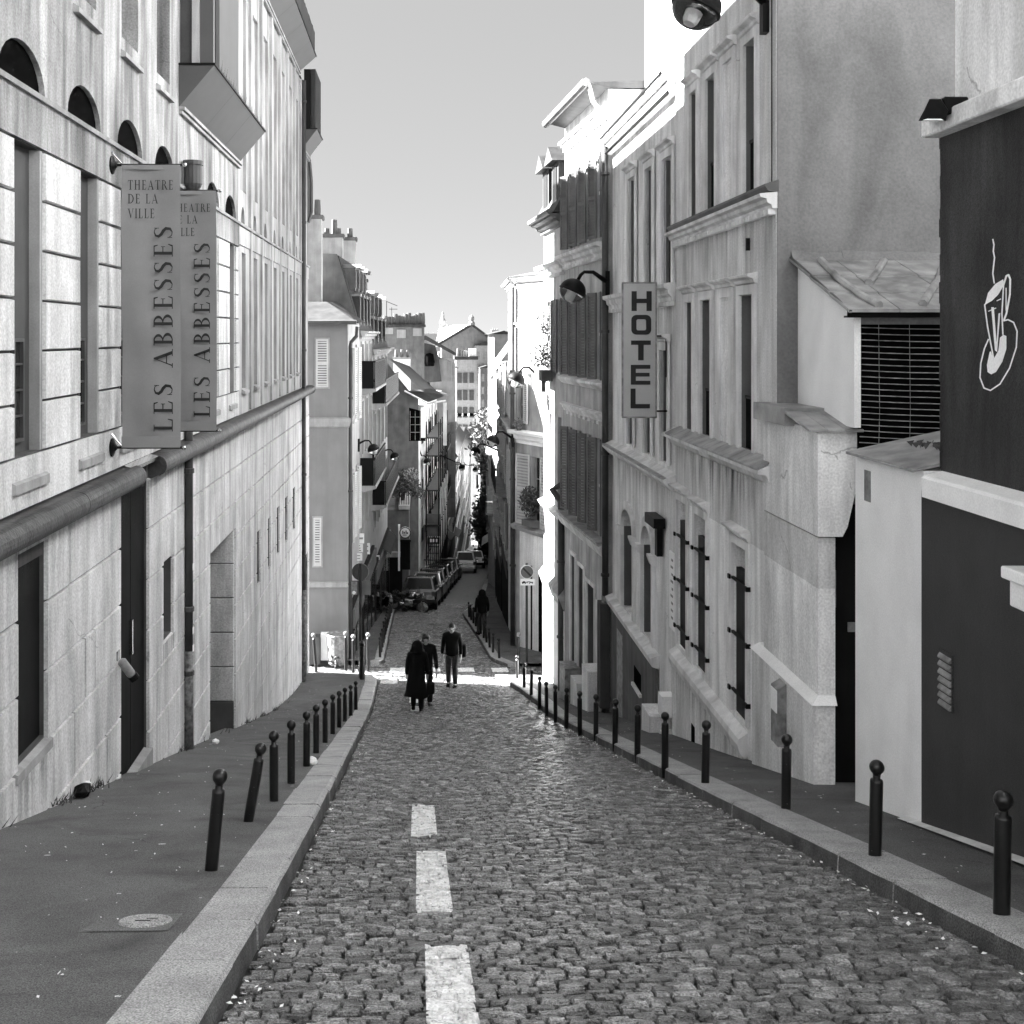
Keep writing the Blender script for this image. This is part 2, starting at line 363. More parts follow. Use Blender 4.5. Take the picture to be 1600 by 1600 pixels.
# ---------------------------------------------------------------- ground, road, pavements
def kl(y): return float(np.interp(y, [0, 7, 12, 29, 33, 34.5], [-.84, -.855, -.92, -1.17, -1.2, -1.5]))     # road edge of the left kerb
def kr(y): return float(np.interp(y, [0, 28.5, 31, 33, 34], [2.93, 2.93, 2.78, 2.5, 2.2]))
def kl2(y): return float(np.interp(y, [36, 37, 53, 60, 93, 240], [-1.6, -1.15, -1.15, -.6, 1.9, 11.6]))
def kr2(y): return float(np.interp(y, [35.5, 37.5, 52, 58, 80, 93, 240], [3., 2.35, 1.95, 2.9, 4.6, 5.55, 14.2]))
def grid_sheet(name, xl, xr, y0, y1, zf, mt, parent=None, step=.5, nx=6):
    m = MB(); ny = max(1, int(math.ceil((y1-y0)/step))); g = []
    for i in range(ny+1):
        y = y0+(y1-y0)*i/ny; a, b = xl(y), xr(y)
        for j in range(nx+1):
            x = a+(b-a)*j/nx; m.v.append((x, y, zf(x, y)))
    for i in range(ny):
        for j in range(nx):
            k = i*(nx+1)+j; m.f.append((k, k+1, k+nx+2, k+nx+1))
    return m.build(name, mt, parent, smooth=True)
road = bpy.data.objects.new('road', None); C.objects.link(road); road['kind'] = 'structure'; road.location = (1, 20, -7)
grid_sheet('road_bed', lambda y: kl(y)-.05, lambda y: kr(y)+.05, -3, 34.2, lambda x, y: zr(y)-.035, 'sand', road)
grid_sheet('road_bed', lambda y: -30, lambda y: 30, 34.2, 36.6, lambda x, y: zr(y)-.036, 'sand', road)
grid_sheet('road_bed', lambda y: kl2(y)-.05, lambda y: kr2(y)+.05, 36.6, 58, lambda x, y: zr(y)-.035, 'sand', road)
grid_sheet('carriageway', lambda y: kl2(y)-.05, lambda y: kr2(y)+.05, 58, 255, lambda x, y: zr(y)-.004, 'roadfar', road, step=2)

DASH = [(4.3, 6.04, .03, .25), (6.82, 8.8, -.02, .2), (9.55, 11.4, -.07, .15), (27.2, 28.3, -.2, .02), (29, 30.6, -.25, -.03), (31.3, 32.4, -.28, -.06)]
ZEB = []
for i in range(4): ZEB.append((33.0, 33.7, -1.12+i*1.05, -.62+i*1.05))
for i in range(4): ZEB.append((35.3, 36.1, -.9+i*1.05, -.4+i*1.05))
RECTS = DASH+ZEB
def stone_geo(cx, cy, hw, hl, lod):
    """one worn stone: corners jittered, shoulders chamfered, crown domed"""
    jx, jy = hw*.16, hl*.25
    cs = [(cx+sx*hw+R.uniform(-jx,jx)*.6, cy+sy*hl+R.uniform(-jy,jy)) for sx, sy in ((-1,-1),(1,-1),(1,1),(-1,1))]
    h = R.gauss(0, .005); tx, ty = R.gauss(0, .06), R.gauss(0, .1)
    def z(x, y, e): return zr(y)+h+(x-cx)*tx+(y-cy)*ty+e
    v = []
    if lod == 0:
        for x, y in cs: v.append((x, y, z(x,y,-.045)))
    for x, y in cs: v.append((x, y, z(x,y,-.012)))
    for x, y in cs:
        x2, y2 = cx+(x-cx)*.86, cy+(y-cy)*.8; v.append((x2, y2, z(x2,y2,R.uniform(-.002,.003))))
    if lod == 0:
        v.append((cx, cy, z(cx,cy,.003)))
        f = [(i,(i+1)%4,4+(i+1)%4,4+i) for i in range(4)]+[(4+i,4+(i+1)%4,8+(i+1)%4,8+i) for i in range(4)]+[(8+i,8+(i+1)%4,12) for i in range(4)]
    else: f = [(i,(i+1)%4,4+(i+1)%4,4+i) for i in range(4)]+[(4,5,6,7)]
    return v, f
rest = MB(); marks = [MB() for _ in RECTS]; singles = 0
def lay(y0, y1, fl, fr, depth, width, lod):
    global singles
    y = y0
    while y < y1:
        d = depth*R.uniform(.85, 1.15); x = fl(y)+R.uniform(0, .05); e = fr(y)
        ph = R.uniform(0, 6)
        while x < e-.04:
            w = min(width*R.uniform(.65, 1.4), e-x)
            cx, cy = x+w/2, y+d/2+.022*math.sin(x*2.3+y*.9)+.012*math.sin(x*5+ph)
            v, f = stone_geo(cx, cy, w/2-.0055, d/2-.0045, lod)
            if lod == 0 and 4.72 < y and singles < 300 and y < 5.75:
                m = MB().add(v, f); m.build('cobblestone', 'cob', road); singles += 1
            else: rest.add(v, f)
            for k, (ya, yb, xa, xb) in enumerate(RECTS):
                if xa-w/2 < cx < xb+w/2 and ya-d/2 < cy < yb+d/2 and min(xb,cx+w/2)-max(xa,cx-w/2) > .01 and min(yb,cy+d/2)-max(ya,cy-d/2) > .01:
                    v2 = [(min(max(p[0],xa),xb), min(max(p[1],ya),yb), p[2]+.004) for p in v]
                    marks[k].add(v2, f)
            x += w
        y += d
lay(3.6, 14, lambda y: kl(y)+.01, lambda y: kr(y)-.01, .07, .108, 0)
lay(14, 34.2, lambda y: kl(y)+.01, lambda y: kr(y)-.01, .078, .118, 1)
lay(34.2, 36.6, lambda y: -5, lambda y: 6, .12, .15, 1)
lay(36.6, 58, lambda y: kl2(y)+.01, lambda y: kr2(y)-.01, .13, .16, 1)
o = rest.build('cobblestones', 'cob', road); o['kind'] = 'stuff'
for k, m in enumerate(marks):
    ya, yb, xa, xb = RECTS[k]; ny = max(2, int((yb-ya)/.15))
    for i in range(ny):
        a, b = ya+(yb-ya)*i/ny, ya+(yb-ya)*(i+1)/ny; m.quad((xa+.006,a,zr(a)-.009),(xb-.006,a,zr(a)-.009),(xb-.006,b,zr(b)-.009),(xa+.006,b,zr(b)-.009))
    o = m.build('road_marking', 'paint'); o['kind'] = 'structure'

def pavement(name, inner, outer, y0, y1, drop=None):
    p = bpy.data.objects.new(name, None); C.objects.link(p); p['kind'] = 'structure'; p.location = (inner(y0), y0, zp(y0))
    grid_sheet('asphalt', inner, outer, y0, y1, lambda x, y: zp(y)-.005+.006*math.sin(x*3+y*.7)-(drop(y) if drop else 0)*max(0, 1-abs(x-inner(y))/.8), 'asphalt', p, step=.35, nx=10)
    return p
def kerbline(p, edge, y0, y1, side, ln=(.7, 1.25), w=.34, drop=None):
    y = y0
    while y < y1:
        l = min(R.uniform(*ln), y1-y); a, b = y+.005, y+l-.005; m = MB(); dz = R.uniform(-.006,.006)-(drop(y+l/2) if drop else 0); dx = R.uniform(-.006,.006)
        prof = [(w+R.uniform(-.01,.01),-.3),(w,0),(.05,0),(.02,-.008),(.004,-.03),(-.008,-.3)]
        vs = []
        n = 3
        for i in range(n+1):
            q = a+(b-a)*i/n; e = edge(q)+dx
            for k, (t, z) in enumerate(prof):
                jit = R.uniform(-.004,.004) if 1 < k < 5 else 0
                vs.append((e+side*t+jit, q, zp(q)+z+dz+jit*.7))
        f = []; c = len(prof)
        for i in range(n):
            for k in range(c): f.append((i*c+k, i*c+(k+1)%c, (i+1)*c+(k+1)%c, (i+1)*c+k))
        f += [tuple(range(c)), tuple(range(n*c, n*c+c))[::-1]]
        ko = m.add(vs, f).build('kerb_stone', 'kerb', p); ko.data.materials.append(M['kerb_side'])
        for q in range(n): ko.data.polygons[q*c+4].material_index = 1
        y += l
def dropr(y): return 0.
pl = pavement('pavement_left', lambda y: -3.5, lambda y: kl(y)-.33, 2, 34.3)
kerbline(pl, kl, 2.2, 34.3, -1)
pr = pavement('pavement_right', lambda y: kr(y)+.33, lambda y: 5.2 if y < 15 else 4.4, 2, 33.9)
kerbline(pr, kr, 3.0, 33.9, 1, (.8, 1.3), drop=dropr)
pl2 = pavement('pavement_lower_left', lambda y: -6., lambda y: kl2(y)-.26, 36.7, 120)
kerbline(pl2, kl2, 36.7, 80, -1, (.9, 1.4), .28)
pr2 = pavement('pavement_lower_right', lambda y: kr2(y)+.26, lambda y: max(6, kr2(y)+3), 36.2, 120)
kerbline(pr2, kr2, 36.2, 80, 1, (.9, 1.4), .28)
g = MB()
gy = [-60, -8, 26, 34, 44, 54, 93, 180, 255, 400, 900, 5000]
def gz(y): return -H(min(max(y,-8),290))-.45-(8 if y > 95 else 0)
for i, y in enumerate(gy):
    for j, x in enumerate((-3500, -60, -8, 8, 60, 3500)): g.v.append((x, y, gz(y)))
for i in range(len(gy)-1):
    for j in range(5):
        k = i*6+j; g.f.append((k, k+1, k+7, k+6))
o = g.build('ground', 'ground'); o['kind'] = 'structure'
# cement skirting strip at the foot of the dark wall
o = MB().quad((3.9,3.5,zp(3.5)+.012),(4.1,3.5,zp(3.5)+.03),(4.1,9.6,zp(9.6)+.03),(3.98,9.6,zp(9.6)+.012)).build('cement_strip', 'trim', pr)
# inspection cover set in the left pavement, and litter
y = 6.02; x = -1.43
mc = thing('inspection_cover', 'small round iron cover in a pale cement patch on left pavement', 'manhole cover', (x, y, zp(y)))
def slope_z(yy): return zp(yy)-.004+.006*math.sin(-1.43*3+yy*.7)
m = MB(); n = 20
for r, e in ((.0,.012),(.1,.012),(.105,.006),(.12,.006),(.125,.012),(.135,.012),(.14,.002)):
    for j in range(n):
        q = 6.2832*j/n; m.v.append((x+r*math.cos(q), y+r*math.sin(q)*1., slope_z(y+r*math.sin(q))+e))
for i in range(6):
    for j in range(n): m.f.append((i*n+j, i*n+(j+1)%n, (i+1)*n+(j+1)%n, (i+1)*n+j))
m.build('cover_plate', 'kerb', mc)
MB().quad((x-.05,y-.03,slope_z(y-.03)+.0135),(x+.03,y-.03,slope_z(y-.03)+.0135),(x+.03,y-.01,slope_z(y-.01)+.0135),(x-.05,y-.01,slope_z(y-.01)+.0135)).quad((x-.0,y+.02,slope_z(y+.02)+.0135),(x+.06,y+.02,slope_z(y+.02)+.0135),(x+.06,y+.035,slope_z(y+.035)+.0135),(x-.0,y+.035,slope_z(y+.035)+.0135)).build('key_slot', 'dark', mc)
pz_ = lambda a,b: (a, b, zp(b)-.005+.006*math.sin(a*3+b*.7)+.004)
MB().quad(pz_(x-.3,y-.2),pz_(x+.16,y-.2),pz_(x+.16,y+.17),pz_(x-.22,y+.17)).build('cement_patch','patch',mc)
def crumple(name, lab, cat, p, s, mt):
    m = MB().lathe((0,0,0), [(.2*s,0),(.5*s,.12*s),(.55*s,.4*s),(.4*s,.6*s),(.1*s,.7*s)], 9)
    m.v = [(a+R.uniform(-.1,.1)*s, b+R.uniform(-.1,.1)*s, c+R.uniform(-.05,.1)*s) for a,b,c in m.v]
    o = m.build(name, mt); o.location = p; tag(o, lab, cat); return o
def onp(u, y, e=0): return ((u-U0)/FPX*y, y, zp(y)+e)
crumple('crumpled_bag', 'crumpled dark bag with a white top lying against the theatre wall', 'litter', onp(128, 11.05), .17, 'iron')
crumple('paper_scrap', 'white paper scrap at the foot of that crumpled dark bag', 'litter', onp(135, 11.2, .07), .09, 'paper')
crumple('paper_scrap', 'white paper scrap lying by the recessed theatre doorway', 'litter', onp(337, 17.2), .1, 'paper')
crumple('paper_cup', 'white paper cup standing against the fifth left bollard', 'litter', onp(486, 14.1), .13, 'paper')
m = MB()
def flake(x, y, z, s):
    a = R.uniform(0, 3.14); m.quad(*[(x+s*math.cos(a+k*1.57)*(1 if k%2 else .5), y+s*math.sin(a+k*1.57)*(1 if k%2 else .5), z+R.uniform(0,.008)) for k in range(4)])
for i in range(150):
    y = 4.5+R.random()**1.5*26; flake(kl(y)+abs(R.gauss(0.02,.1))+.02, y, zr(y)+.012, R.uniform(.005,.018))
for i in range(150):
    y = 4.5+R.random()**1.5*26; flake(kr(y)-abs(R.gauss(0.02,.12))-.02, y, zr(y)+.012, R.uniform(.008,.025))
for i in range(190):
    y = 4.5+R.random()**1.3*22; flake(R.uniform(-3.2,-1.3), y, zp(y)+.012, R.uniform(.004,.014))
for i in range(60):
    y = 4.5+R.random()**1.3*22; flake(R.uniform(3.3,4.), y, zp(y)+.012, R.uniform(.006,.016))
o = m.build('leaf_litter', 'trim'); o['kind'] = 'stuff'
m = MB()
for i in range(260):
    y = R.uniform(8, 33); x = -3.33+abs(R.gauss(0,.05)); z = zp(y)
    if R.random() < .75: y = R.choice((10.6, 11.3, 11.8, 15.9, 16.3, 22, 24.1, 26))+R.gauss(0, .12)
    z = zp(y); a = R.uniform(0, 6.28); h = R.uniform(.04, .13)
    m.quad((x,y,z),(x+.012,y+.012,z),(x+math.cos(a)*.05+.03,y+math.sin(a)*.06,z+h))
o = m.build('wall_weeds', 'leaf'); o['kind'] = 'stuff'
M['panel_l'] = mat('pale_jamb', .3, var=.15, streak=.3)
# ---------------------------------------------------------------- left: the theatre
FL = Fa((-3.33, 0), (-3.33, 1))
th = thing('theatre_building', 'long pale stone theatre wall with arches, banners and oriel boxes on the left', 'building', (-3.33, 20, -7))
su = FL.s; E = 34.6
lo_holes = [(9.5,10.25,-3.55,-1.82), (12.78,14.1,-5.6,-1.5), (14.9,15.49,-3.97,-2.94), (18.22,20.74,-9,-3.46), (33.1,34.2,-12,-6.4)]
slits = [(su(400),su(405)),(su(417),su(421)),(su(431),su(435)),(su(444),su(447.5)),(su(456),su(459.5))]
lo_holes += [(a,b,-5.1,-4.02) for a,b in slits]
deep = [h+(0,.12) for h in lo_holes]; deep[2] = deep[2][:4]+(0,.3); deep[3] = deep[3][:4]+(0,.46); deep[4] = deep[4][:4]+(0,.35)
wall(th, FL, 4, E, -13, -1.47, deep, 'joint', t=-.012, thick=.55, back=9)
CO = [-1.74-.62*i for i in range(19)]
jn = [(11.4,-3.6,-2.98),(11.75,-3.6,-2.98),(11.05,-4.22,-3.6),(12.2,-4.84,-4.22),(16.9,-4.84,-4.22),(22.3,-4.22,-3.6),(27.5,-6.1,-5.4),(10.9,-2.36,-1.74),(17.6,-2.98,-2.36),(24.2,-3.6,-2.98),(29.5,-4.9,-4.2),(8.2,-3,-2),(11.9,-5,-4.7),(21.6,-5.5,-4.8),(25.4,-6.7,-6)]
blocks(th, FL, 4, E, CO, lo_holes, 'stone', jn, zmin=lambda y: zp(y)-.2)
# openings of the base
MB().fbox(FL,9.5,10.25,-.1,-.05,-3.55,-1.95).build('vent_door','door',th); MB().fbox(FL,9.5,10.25,-.1,-.02,-1.94,-1.82).build('vent_lintel','panel',th)
MB().fprof(FL,9.42,10.33,[(-.1,-3.66),(.05,-3.68),(.05,-3.6),(-.1,-3.54)]).build('vent_sill','panel_l',th)
d = MB()
d.fbox(FL,12.78,13.43,-.1,-.04,-5.3,-1.5).fbox(FL,13.45,14.1,-.1,-.04,-5.3,-1.5)
dd = d.build('double_door','door',th); MB().fbox(FL,13.37,13.42,-.04,.0,-3.7,-3.3).build('handle','chrome',dd)
MB().fprof(FL,12.7,14.15,[(-.2,-5.4),(.06,-5.4),(.06,zp(13.9)+.14),(-.2,zp(13.9)+.2)]).build('door_step','panel_l',th)
MB().fbox(FL,14.9,15.49,-.3,-.25,-3.97,-2.94).build('slit_window','panel',th)
for a,b in slits: MB().fbox(FL,a,b,-.12,-.07,-5.1,-4.02).build('slit_window','dark',th)
MB().fbox(FL,18.22,20.74,-.62,-.5,-9,-3.46).build('passage_back','dark',th)
for i in range(6):
    z1 = -3.48-i*.62; MB().box((-3.79,20.70,max(z1-.6,-9)),(-3.335,20.745,z1)).build('jamb_block', 'stone' if i < 5 else 'joint', th, bevel=.01)
MB().fbox(FL,33.1,34.2,-.3,-.25,-12,-6.4).build('side_door','door',th)
# stone roll above the base
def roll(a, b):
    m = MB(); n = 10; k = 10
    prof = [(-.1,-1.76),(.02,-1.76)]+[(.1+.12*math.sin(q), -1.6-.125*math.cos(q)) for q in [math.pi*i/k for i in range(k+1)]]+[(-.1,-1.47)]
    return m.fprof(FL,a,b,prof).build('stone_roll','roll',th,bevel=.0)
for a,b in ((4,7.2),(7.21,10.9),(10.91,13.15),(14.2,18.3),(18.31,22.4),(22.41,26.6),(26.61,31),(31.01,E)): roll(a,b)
MB().fprof(FL,12.9,14.2,[(-.2,-1.5),(.12,-1.52),(.12,-1.48),(-.2,-1.4)]).build('door_flashing','chrome',th)
# piano nobile
wins = [(su(18),su(67)),(su(122),su(155)),(12.77,13.55),(14.55,15.3),(18.25,19.0),(20.1,20.8)]
mid = [(a,b,-1.0,1.63,0,.14) for a,b in wins]
cb = [21.95+1.6*i for i in range(8)]
cw = [(c-.24,c+.24,-1.0,1.58,0,.2) for c in cb if c < 34]
wall(th, FL, 4, 21.2, -1.47, 2.07, mid, 'joint', t=-.012, thick=.6, back=9)
wall(th, FL, 21.2, E, -1.47, 2.07, cw, 'stone_pale', t=-.012, thick=.6, back=9)
CM = [1.63,1.19,.75,.31,-.13,-.57,-1.01]
blocks(th, FL, 4, 21.2, CM, [h[:4] for h in mid], 'stone')
MB().fbox(FL,4,21.2,-.02,.02,1.645,2.05).build('frieze','stone_up',th)
for a,b in wins[:4]: drip(th,FL,a-.03,b+.04,-1.3,.2,.03)
for a,b in ((9.3,10.4),(14.8,15.6)): drip(th,FL,a,b,-3.68 if a < 10 else -3.98,1.0,.04)
MB().fprof(FL,4,E,[(-.02,2.05),(.05,2.05),(.06,2.09),(-.02,2.11)]).build('string_course','panel_l',th)
MB().fbox(FL,4,21.2,-.02,.015,-1.45,-1.02).build('plinth_band','stone',th)
for a,b in wins:
    w_ = MB().fbox(FL,a,b-.06,-.2,-.1,-1.0,1.63).build('window_recess','panel',th)
    window(w_,FL,a+.03,a+(b-a)*.62,-.9,-.02,t=-.06,mull=1,trans=3,fm='pipe',gm='glass',w=.03)
    MB().fbox(FL,b-.07,b-.003,-.2,-.005,-1.0,1.63).build('jamb','panel_l',w_)
    MB().fprof(FL,a-.03,b+.04,[(-.34,-1.02),(.05,-1.22),(.05,-1.3),(-.01,-1.3),(-.34,-1.1)]).build('window_sill','panel_l',w_)
for c in cb:
    if c > 34: continue
    MB().fbox(FL,c-.24,c+.24,-.3,-.19,-1.0,1.58).build('tall_window','panel',th)
    MB().fprof(FL,c-.28,c+.28,[(-.02,-1.1),(.06,-1.09),(.06,-1.04),(-.02,-1.0)]).build('window_sill','panel_l',th)
# upper storey with arches
arcs = [7.9,9.68,11.48,13.28,15.08,16.9,18.6,20.35]
ah = [(c-.57,c+.57,2.12,2.12+.36,.36,.1) for c in arcs]
uw = [(c-.38,c+.38,3.35,6.2,0,.3) for c in (9.7,11.5,13.27,15.0)]
wall(th, FL, 4, 21.2, 2.07, 8.2, ah+uw, 'stone_up', t=0., thick=.6, back=9)
for c in (9.7,11.5,13.27,15.0): drip(th,FL,c-.42,c+.42,3.12,.95)
drip(th,FL,6,21.2,2.04,.42,.026); drip(th,FL,6,21.2,7.0,2.6)
for c in arcs: MB().prism(FL,[(c-.57,2.12)]+arch_pts(c-.57,c+.57,2.12,.36)+[(c+.57,2.12)],-.1,-.05).build('arch_window','dark',th)
for c in (9.7,11.5,13.27,15.0):
    window(th,FL,c-.38,c+.38,3.35,6.2,t=-.25,mull=1,trans=2,fm='panel',gm='glass',w=.04)
    MB().fprof(FL,c-.42,c+.42,[(-.02,3.12),(.06,3.12),(.06,3.17),(-.02,3.22)]).build('window_sill','panel_l',th)
sa = [(c-.22,c+.22,2.12,2.46,.3,.15) for c in cb if c < 34]; sp = [(c-.42,c+.42,2.75,6.5,0,.06) for c in cb if c < 32]
wall(th, FL, 21.2, E, 2.07, 7.25, sa+sp, 'stone_pale', t=-.03, thick=.6, back=9)
for c in cb:
    if c < 34: MB().prism(FL,[(c-.22,2.12)]+arch_pts(c-.22,c+.22,2.16,.3)+[(c+.22,2.12)],-.19,-.14).build('small_arch_window','panel',th)
    if c < 32:
        MB().fbox(FL,c-.42,c+.42,-.12,-.09,2.75,6.5).build('recessed_panel','stone_pale',th)
    if c < 33: MB().fbox(FL,c+.7,c+.9,-.03,.03,-1.44,7.2).build('pilaster','stone_pale',th)
MB().fbox(FL,21.2,E,-.02,.012,1.7,2.04).build('frieze','stone_pale',th)
MB().box((-12,34.602,-13),(-3.345,34.63,7.2)).build('bounce_cut_end','fargable',th)  # unseen dark sheet over the theatre end, added to cut sunlight bounce
# oriel boxes
def oriel(s0, s1, z0, z1, out=.49, near=True):
    o = MB().add([FL.P(s0,0,z0),FL.P(s1,0,z0),FL.P(s1,out,z1),FL.P(s0,out,z1),FL.P(s0,0,z1),FL.P(s1,0,z1)],[(0,1,2,3),(0,3,4),(1,5,2),(3,2,5,4)]).build('oriel_soffit','soffit',th)
    for k in range(1, int((s1-s0)/1.75)+1):
        s = s0+1.75*k
        if s < s1-.1: MB().add([FL.P(s,.012,z0),FL.P(s+.02,.012,z0),FL.P(s+.02,out+.003,z1-.01),FL.P(s,out+.003,z1-.01)],[(0,1,2,3)]).build('panel_joint','joint',o)
    for q in (0,.055): MB().fbox(FL,s0,s1,0,.05+q*.6,z0-.09+q,z0-.045+q).build('soffit_moulding','panel_l',o)
    MB().fbox(FL,s0-.02,s1+.02,0,out+.02,z1,z1+.03).build('ledge_edge','iron',o)
    return o
o1 = oriel(15.95,21.2,3.17,3.75)
MB().fbox(FL,16.05,16.08,0,.16,3.78,7.3).build('bay_panel','panel',o1); MB().fbox(FL,16.02,16.08,.162,.17,3.78,7.3).build('bay_mullion','iron',o1)
MB().fbox(FL,16.0,16.08,.172,.27,3.78,7.3).build('bay_panel','stone_pale',o1); MB().fbox(FL,16.05,18.3,.275,.46,3.78,7.3).build('bay_window','soffit',o1)
MB().fbox(FL,16.2,16.5,.462,.47,3.78,7.3).build('bay_mullion','iron',o1)
m = MB()
for i in range(70):
    s = 16.4+4.7*i/70; p = FL.P(s,.47,3.78); a = R.gauss(0,.25); m.add([p,p+Vector((.004,.004,0)),p+Vector((math.sin(a)*.1,R.gauss(0,.04),R.uniform(.1,.22)))],[(0,1,2)])
o = m.build('pigeon_spike','iron',o1); o['kind'] = 'stuff'
o2 = oriel(21.2,31.7,7.25,7.68)
MB().fbox(FL,21.2,31.7,.1,.46,7.71,8.35).build('parapet','slate',o2)
m = MB()
for i in range(60):
    s = 21.4+10.2*i/60; m.fbox(FL,s,s+.09,.3,.44,8.35,8.35+R.uniform(.03,.1))
o = m.build('ridge_tile','slate',o2); o['kind'] = 'stuff'
o3 = oriel(32.75,E,5.32,5.88,.42)
for i in range(8): MB().fbox(FL,32.8+i*.23,32.8+i*.23+.14,.25,.38,5.92,7.6).build('screen_slat','slate',o3)
MB().fbox(FL,32.8,E,.05,.24,5.92,7.6).build('screen_back','iron',o3)
rf = MB().add([FL.P(4,0,7.3),FL.P(E,0,7.3),FL.P(E,-1.2,9.8),FL.P(4,-1.2,9.8),FL.P(4,-9,9.8),FL.P(E,-9,9.8),FL.P(4,-9,7.2),FL.P(E,-9,7.2)],[(0,1,2,3),(3,2,5,4),(0,3,4,6),(1,7,5,2),(0,6,7,1),(4,5,7,6)]).build('roof','slate',th)
MB().fbox(FL,4,21.2,-.6,-.05,8.2,9.8).build('attic_wall','stone_up',th)
drip(th,FL,21.2,E,-1.76,.9,.035); drip(th,FL,9,21.2,-1.76,.55,.035); drip(th,FL,21.2,E,7.2,1.6,-.02)
# rain pipes
p1 = pipe(th,FL,16.25,zp(16.25)+1.4,2.15,.06,'pipe',zp(16.25)-.05,(-3.85,-4.75,-1.9))
MB().lathe(FL.P(16.2,.15,2.1),[(.06,-.2),(.075,-.06),(.115,0),(.13,.04),(.13,.3),(.145,.3),(.145,.36),(.02,.36)],14).build('hopper','pipe',p1)
for zz in (-4.2,-4.45,-3.3): MB().fbox(FL,16.22,16.3,.138,.146,zz,zz+.09).build('sticker','paper',p1)
pipe(th,FL,32.45,zp(32.45)+2.6,7.2,.06,'pipe',zp(32.45)-.05,(6.6,3.2,-.4,-1.5,-3.9,-6.2))
MB().tube([FL.P(34.5,.05,5.2),FL.P(34.5,.1,4.6),FL.P(34.5,.1,3.7),FL.P(34.45,.02,3.4)],.05).build('downpipe','pipe',th)
# banners on poles
def serif(ch):
    t, h, s = .145, .045, .05
    def rect(a,b,c,d): return [(a,c),(b,c),(b,d),(a,d)]
    def bowl(x0, x1, y0, y1, th=.14, tn=.05, n=12):
        a, r = x1-x0, (y1-y0)/2; cy = (y0+y1)/2; P = []
        for i in range(n+1):
            q = -math.pi/2+math.pi*i/n; P.append((x0+a*math.cos(q), cy+r*math.sin(q)))
        for i in range(n,-1,-1):
            q = -math.pi/2+math.pi*i/n; P.append((x0+(a-th)*math.cos(q), cy+(r-tn)*math.sin(q)))
        return [[P[i],P[i+1],P[2*n-i],P[2*n+1-i]] for i in range(n)]
    st = lambda x: [rect(x,x+t,0,1), rect(x-.09,x,0,h), rect(x+t,x+t+.09,0,h), rect(x-.09,x,1-h,1), rect(x+t,x+t+.09,1-h,1)]
    if ch == 'I': return st(.1), .36
    if ch == 'L': return st(.1)[:3]+st(.1)[3:]+[rect(.245,.58,0,s),[(.58,0),(.62,.26),(.585,.26),(.52,s)]], .68
    if ch == 'E': return st(.1)+[rect(.245,.56,0,s),rect(.245,.5,.49,.49+s),rect(.245,.54,1-s,1),[(.56,0),(.62,.24),(.585,.24),(.5,s)],[(.54,1),(.58,.78),(.545,.78),(.48,1-s)],rect(.47,.5,.4,.62)], .7
    if ch == 'T': return [rect(.3,.3+t,0,1-s),rect(.2,.3,0,h),rect(.3+t,.545,0,h),rect(.04,.71,1-s,1),[(.04,1),(.0,.76),(.035,.76),(.1,1-s)],[(.71,1),(.75,.76),(.715,.76),(.65,1-s)]], .78
    if ch == 'H': return st(.1)+st(.62)+[rect(.245,.62,.48,.48+s)], .92
    if ch == 'A': return [[(.05,0),(.11,0),(.42,.93),(.42,1)],[(.4,1),(.46,1),(.8,0),(.64,0),(.36,.86)],rect(.2,.62,.3,.3+s),rect(-.02,.2,0,h),rect(.55,.88,0,h)], .88
    if ch == 'V': return [[(.05,1),(.21,1),(.5,.14),(.44,0),(.4,0)],[(.44,0),(.44,.07),(.73,1),(.79,1)],rect(-.03,.3,1-h,1),rect(.63,.86,1-h,1)], .86
    if ch == 'D': return st(.1)+bowl(.245,.82,0,1), .9
    if ch == 'B': return st(.1)+bowl(.245,.62,0,.54)+bowl(.245,.56,.5,1,.13), .72
    if ch == 'R': return st(.1)+bowl(.245,.62,.46,1)+[[(.36,.46),(.52,.48),(.82,0),(.66,0)],rect(.62,.9,0,h)], .86
    if ch == 'S':
        P = []
        ctr = [(.52,.8),(.46,.93),(.32,.97),(.16,.9),(.12,.74),(.22,.6),(.38,.5),(.5,.36),(.48,.14),(.34,.03),(.18,.05),(.08,.2)]
        wd = [.02,.04,.05,.1,.14,.15,.16,.15,.13,.05,.04,.02]
        for i in range(len(ctr)-1):
            a, b = Vector(ctr[i]), Vector(ctr[i+1]); d0 = Vector(ctr[min(i+1,11)])-Vector(ctr[max(i-1,0)]); d1 = Vector(ctr[min(i+2,11)])-Vector(ctr[i])
            n0 = Vector((-d0.y,d0.x)).normalized()*wd[i]*.5; n1 = Vector((-d1.y,d1.x)).normalized()*wd[i+1]*.5
            P.append([tuple(a+n0),tuple(b+n1),tuple(b-n1),tuple(a-n0)])
        return P+[rect(.5,.53,.72,.97),rect(.06,.09,.03,.28)], .66
    return [], .4
def text_mb(txt, place, size, sp=.1):
    """letters laid out by place(x, y) -> world point"""
    m = MB(); x = 0
    for ch in txt:
        g, w = serif(ch)
        for p in g: m.quad(*[place((x+a)*size, b*size) for a,b in p])
        x += w+sp
    return m, x*size
def text_w(txt, size, sp=.1): return sum(serif(c)[1]+sp for c in txt)*size
